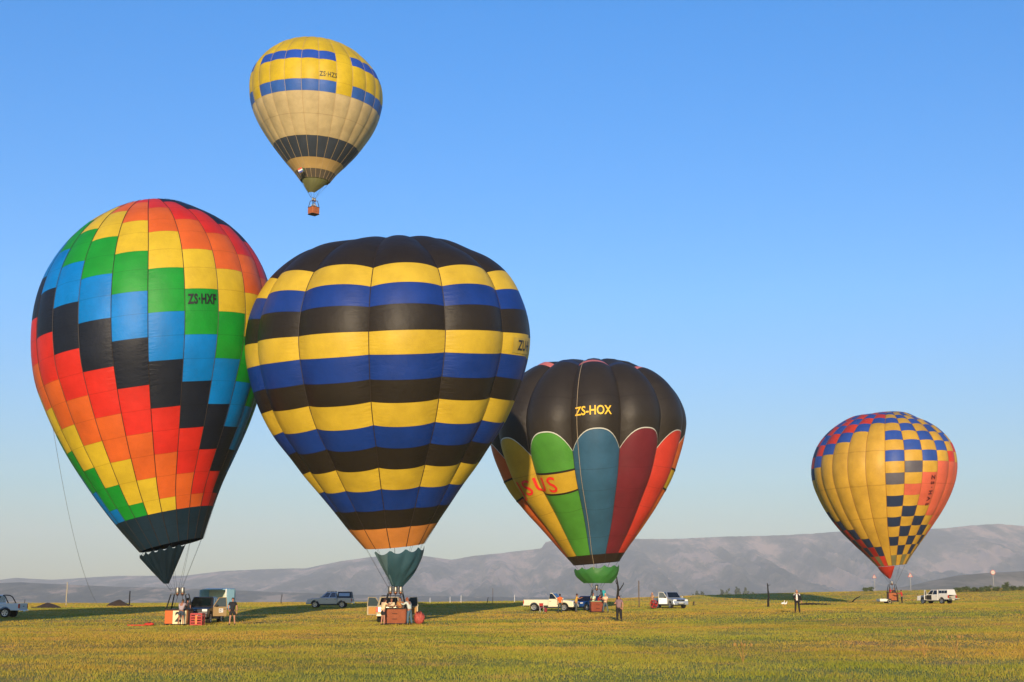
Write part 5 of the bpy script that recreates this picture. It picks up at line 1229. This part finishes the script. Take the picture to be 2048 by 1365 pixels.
def sign(label, px, Y, hgt, kind, s=.5):
    t = thing('road_sign', label, 'road sign', ground(px, Y)); MB().tube([(0, 0, -.1), (0, 0, hgt)], .045, 8).build('post', M_galv, t)
    def poly(r, y, n, a0): return [(r * math.cos(a0 + 2 * math.pi * k / n), y, hgt + r * math.sin(a0 + 2 * math.pi * k / n)) for k in range(n)]
    n, a0 = (3, math.pi / 2) if kind == 'tri' else (24, 0)
    def plate(r, y0, y1): a, b = poly(r, y0, n, a0), poly(r, y1, n, a0); return MB().add(a + b, [tuple(range(n)), tuple(range(2 * n - 1, n - 1, -1))] + [(i, i + n, (i + 1) % n + n, (i + 1) % n) for i in range(n)])
    pl = plate(s, -.05, -.02).build('plate', M_red, t); plate(s * (.66 if kind == 'tri' else .80), -.058, -.051).build('face', M_white, pl)
    if kind == 'tri': MB().box((-.04, -.066, hgt - s * .22), (.04, -.0585, hgt + s * .28)).build('symbol', M_print, pl)
    else: MB().box((-.20, -.066, hgt - .12), (-.05, -.0585, hgt + .14)).build('symbol', M_galv, pl); MB().box((.05, -.066, hgt - .12), (.20, -.0585, hgt + .14)).build('symbol', M_galv, pl)
sign('red and white triangular warning sign left of the trailer', 1750, 290., 3.1, 'tri', .55); sign('red and white triangular warning sign right of the trailer basket', 1822, 290., 3.25, 'tri', .65); sign('white round speed sign on a tall post at the right edge', 1988, 290., 3.6, 'round', .52)
# egrets
M_feather = mat('white_feathers', '#e8e6e0', rough=.8); M_beak = mat('orange_beak', '#c87830', rough=.6)
for k, (px, s_, lb) in enumerate(((1566.5, 1., 'white bird standing left of the blonde woman, left of two'), (1571.5, .9, 'white bird standing left of the blonde woman, right of two'))):
    t = thing('egret', lb, 'bird', ground(px, 150. + k), R_(20 - 50 * k), 'white birds on the grass')
    b = MB(); v, f = skin_surface([Vector(q) * s_ for q in ((-.24, 0, .38), (-.08, 0, .42), (.10, 0, .44), (.17, 0, .56), (.16, 0, .68), (.21, 0, .73))], [(0, 1), (1, 2), (2, 3), (3, 4), (4, 5)], [.03, .11, .09, .04, .035, .04], 1); b.add(v, f).build('body', M_feather, t, smooth=True)
    MB().tube([Vector((.24, 0, .73)) * s_, Vector((.35, 0, .71)) * s_], [.018, .004], 6).build('beak', M_beak, t)
    for q in (-1, 1): MB().tube([(0, q * .04, .36), (.01, q * .04, .18), (-.01, q * .04, 0)], .012, 5).build('leg', M_beak, t)

# ------------------------------------------------------------------ bushes and far trees
def leaf_cloud(r, n, cx, cy, cz, rx, ry, rz, size):
    """many small leaf faces through an uneven crown volume"""
    c = r.normal(size=(max(4, n // 60), 3)); c /= np.linalg.norm(c, axis=1)[:, None]; c *= r.random((len(c), 1)) ** .4 * .75
    k = r.integers(0, len(c), n); p = c[k] + r.normal(size=(n, 3)) * .20; p = p[np.abs(p).max(1) < 1.15]; n = len(p)
    P = np.array([cx, cy, cz]) + p * np.array([rx, ry, rz]); P[:, 2] = np.maximum(P[:, 2], .02)
    a = r.normal(size=(n, 3)); a /= np.linalg.norm(a, axis=1)[:, None]; b = np.cross(a, r.normal(size=(n, 3))); b /= np.linalg.norm(b, axis=1)[:, None]
    s = size * (.6 + .8 * r.random((n, 1))); V = np.stack([P - a * s, P + b * s * .6, P + a * s, P - b * s * .6], 1).reshape(-1, 3)
    return [tuple(v) for v in V], [(4 * i, 4 * i + 1, 4 * i + 2, 4 * i + 3) for i in range(n)]
M_bush = mat('shrub_leaves', (.075, .10, .035), rough=.8, var=.45, scale=1.2); M_gum = mat('gum_leaves', (.06, .075, .04), rough=.8, var=.4, scale=.4)
def bush(label, px, Y, w_, h_, seed, group=None):
    r = np.random.default_rng(seed); t = thing('shrub', label, 'shrub', ground(px, Y), 0, group)
    v, f = leaf_cloud(r, 700, 0, 0, h_ * .5, w_ / 2, w_ * .35, h_ * .55, .10); o = MB().add(v, f).build('foliage', M_bush, t)
    for k in range(3): MB().tube([(0, 0, 0), (r.normal() * w_ * .1, 0, h_ * .4), (r.normal() * w_ * .22, r.normal() * .2, h_ * .8)], [.04, .03, .01], 5).build('stem', M_bark, t)
ORD = ['first', 'second', 'third', 'fourth', 'fifth', 'sixth', 'seventh', 'eighth', 'ninth', 'tenth', 'eleventh', 'twelfth', 'thirteenth', 'fourteenth']
for k, px in enumerate((1916, 1932, 1947, 1963, 1978, 1994, 2010, 2026, 2042)):
    bush(ORD[k] + ' shrub of the low dark hedge, counted rightwards from the white canopy pickup', px, 262. + (k % 3), 2.1, .95 + .25 * (k % 3 == 1), 60 + k, 'shrubs of the low roadside hedge')
bush('round dark shrub standing above the hedge near the round sign', 2012, 285., 2.6, 1.5, 81); bush('small dark shrub left of the triangular sign', 1732, 288., 1.6, .9, 82); bush('pale grey shrub behind the left triangular sign', 1741, 292., 1.8, 1.0, 83)
def far_tree(label, px, Y, h_, w_, seed):
    r = np.random.default_rng(seed); q = ground(px, Y); t = thing('gum_tree', label, 'tree', q, 0, 'far gum trees beyond the field')
    v, f = leaf_cloud(r, 420, 0, 0, h_ * .64, w_ / 2, w_ / 2, h_ * .36, h_ * .055); MB().add(v, f).build('crown', M_gum, t)
    MB().tube([(0, 0, -1), (.1, 0, h_ * .35), (.0, .2, h_ * .7)], [h_ * .035, h_ * .025, h_ * .01], 6).build('trunk', M_bark, t)
for k, (px, top_) in enumerate(((1386, 1187), (1395, 1185), (1402, 1181), (1409, 1183), (1417, 1186), (1430, 1185), (1446, 1184), (1457, 1181), (1467, 1185), (1477, 1180), (1492, 1181), (1503, 1182), (1513, 1181), (1525, 1184))):
    q = ground(px, 1500.); zt_ = at(px, top_, 1500.).z; far_tree(ORD[k] + ' small blue grey skyline tree, counted rightwards from the silver pickup', px, 1500., max(6, zt_ - q.z), 8. + 2 * (k % 3), 120 + k)

# ------------------------------------------------------------------ seed stalks that stand above the grass
M_stalk = mat('seed_stalk', '#a07a3c', rough=.9)
for k, (px, Y, hh) in enumerate(((1849, 38., .9), (1912, 40., .6), (1486, 34., .55))):
    t = thing('tall_weed', ['tall brown weed in the right foreground', 'short pale weed at the far right foreground', 'pale weed right of centre in the foreground'][k], 'weed', ground(px, Y)); rr = np.random.default_rng(k + 5)
    for j in range(6):
        a = rr.normal() * .25; b_ = rr.normal() * .2; MB().tube([(0, 0, 0), (a * .4, b_ * .4, hh * .5), (a, b_, hh * rr.uniform(.6, 1.))], [.008, .006, .004], 5).build('stalk', M_stalk, t); MB().ball((a, b_, hh * .8), (.025, .025, .05), 6, 4).build('seed_head', M_stalk, t)
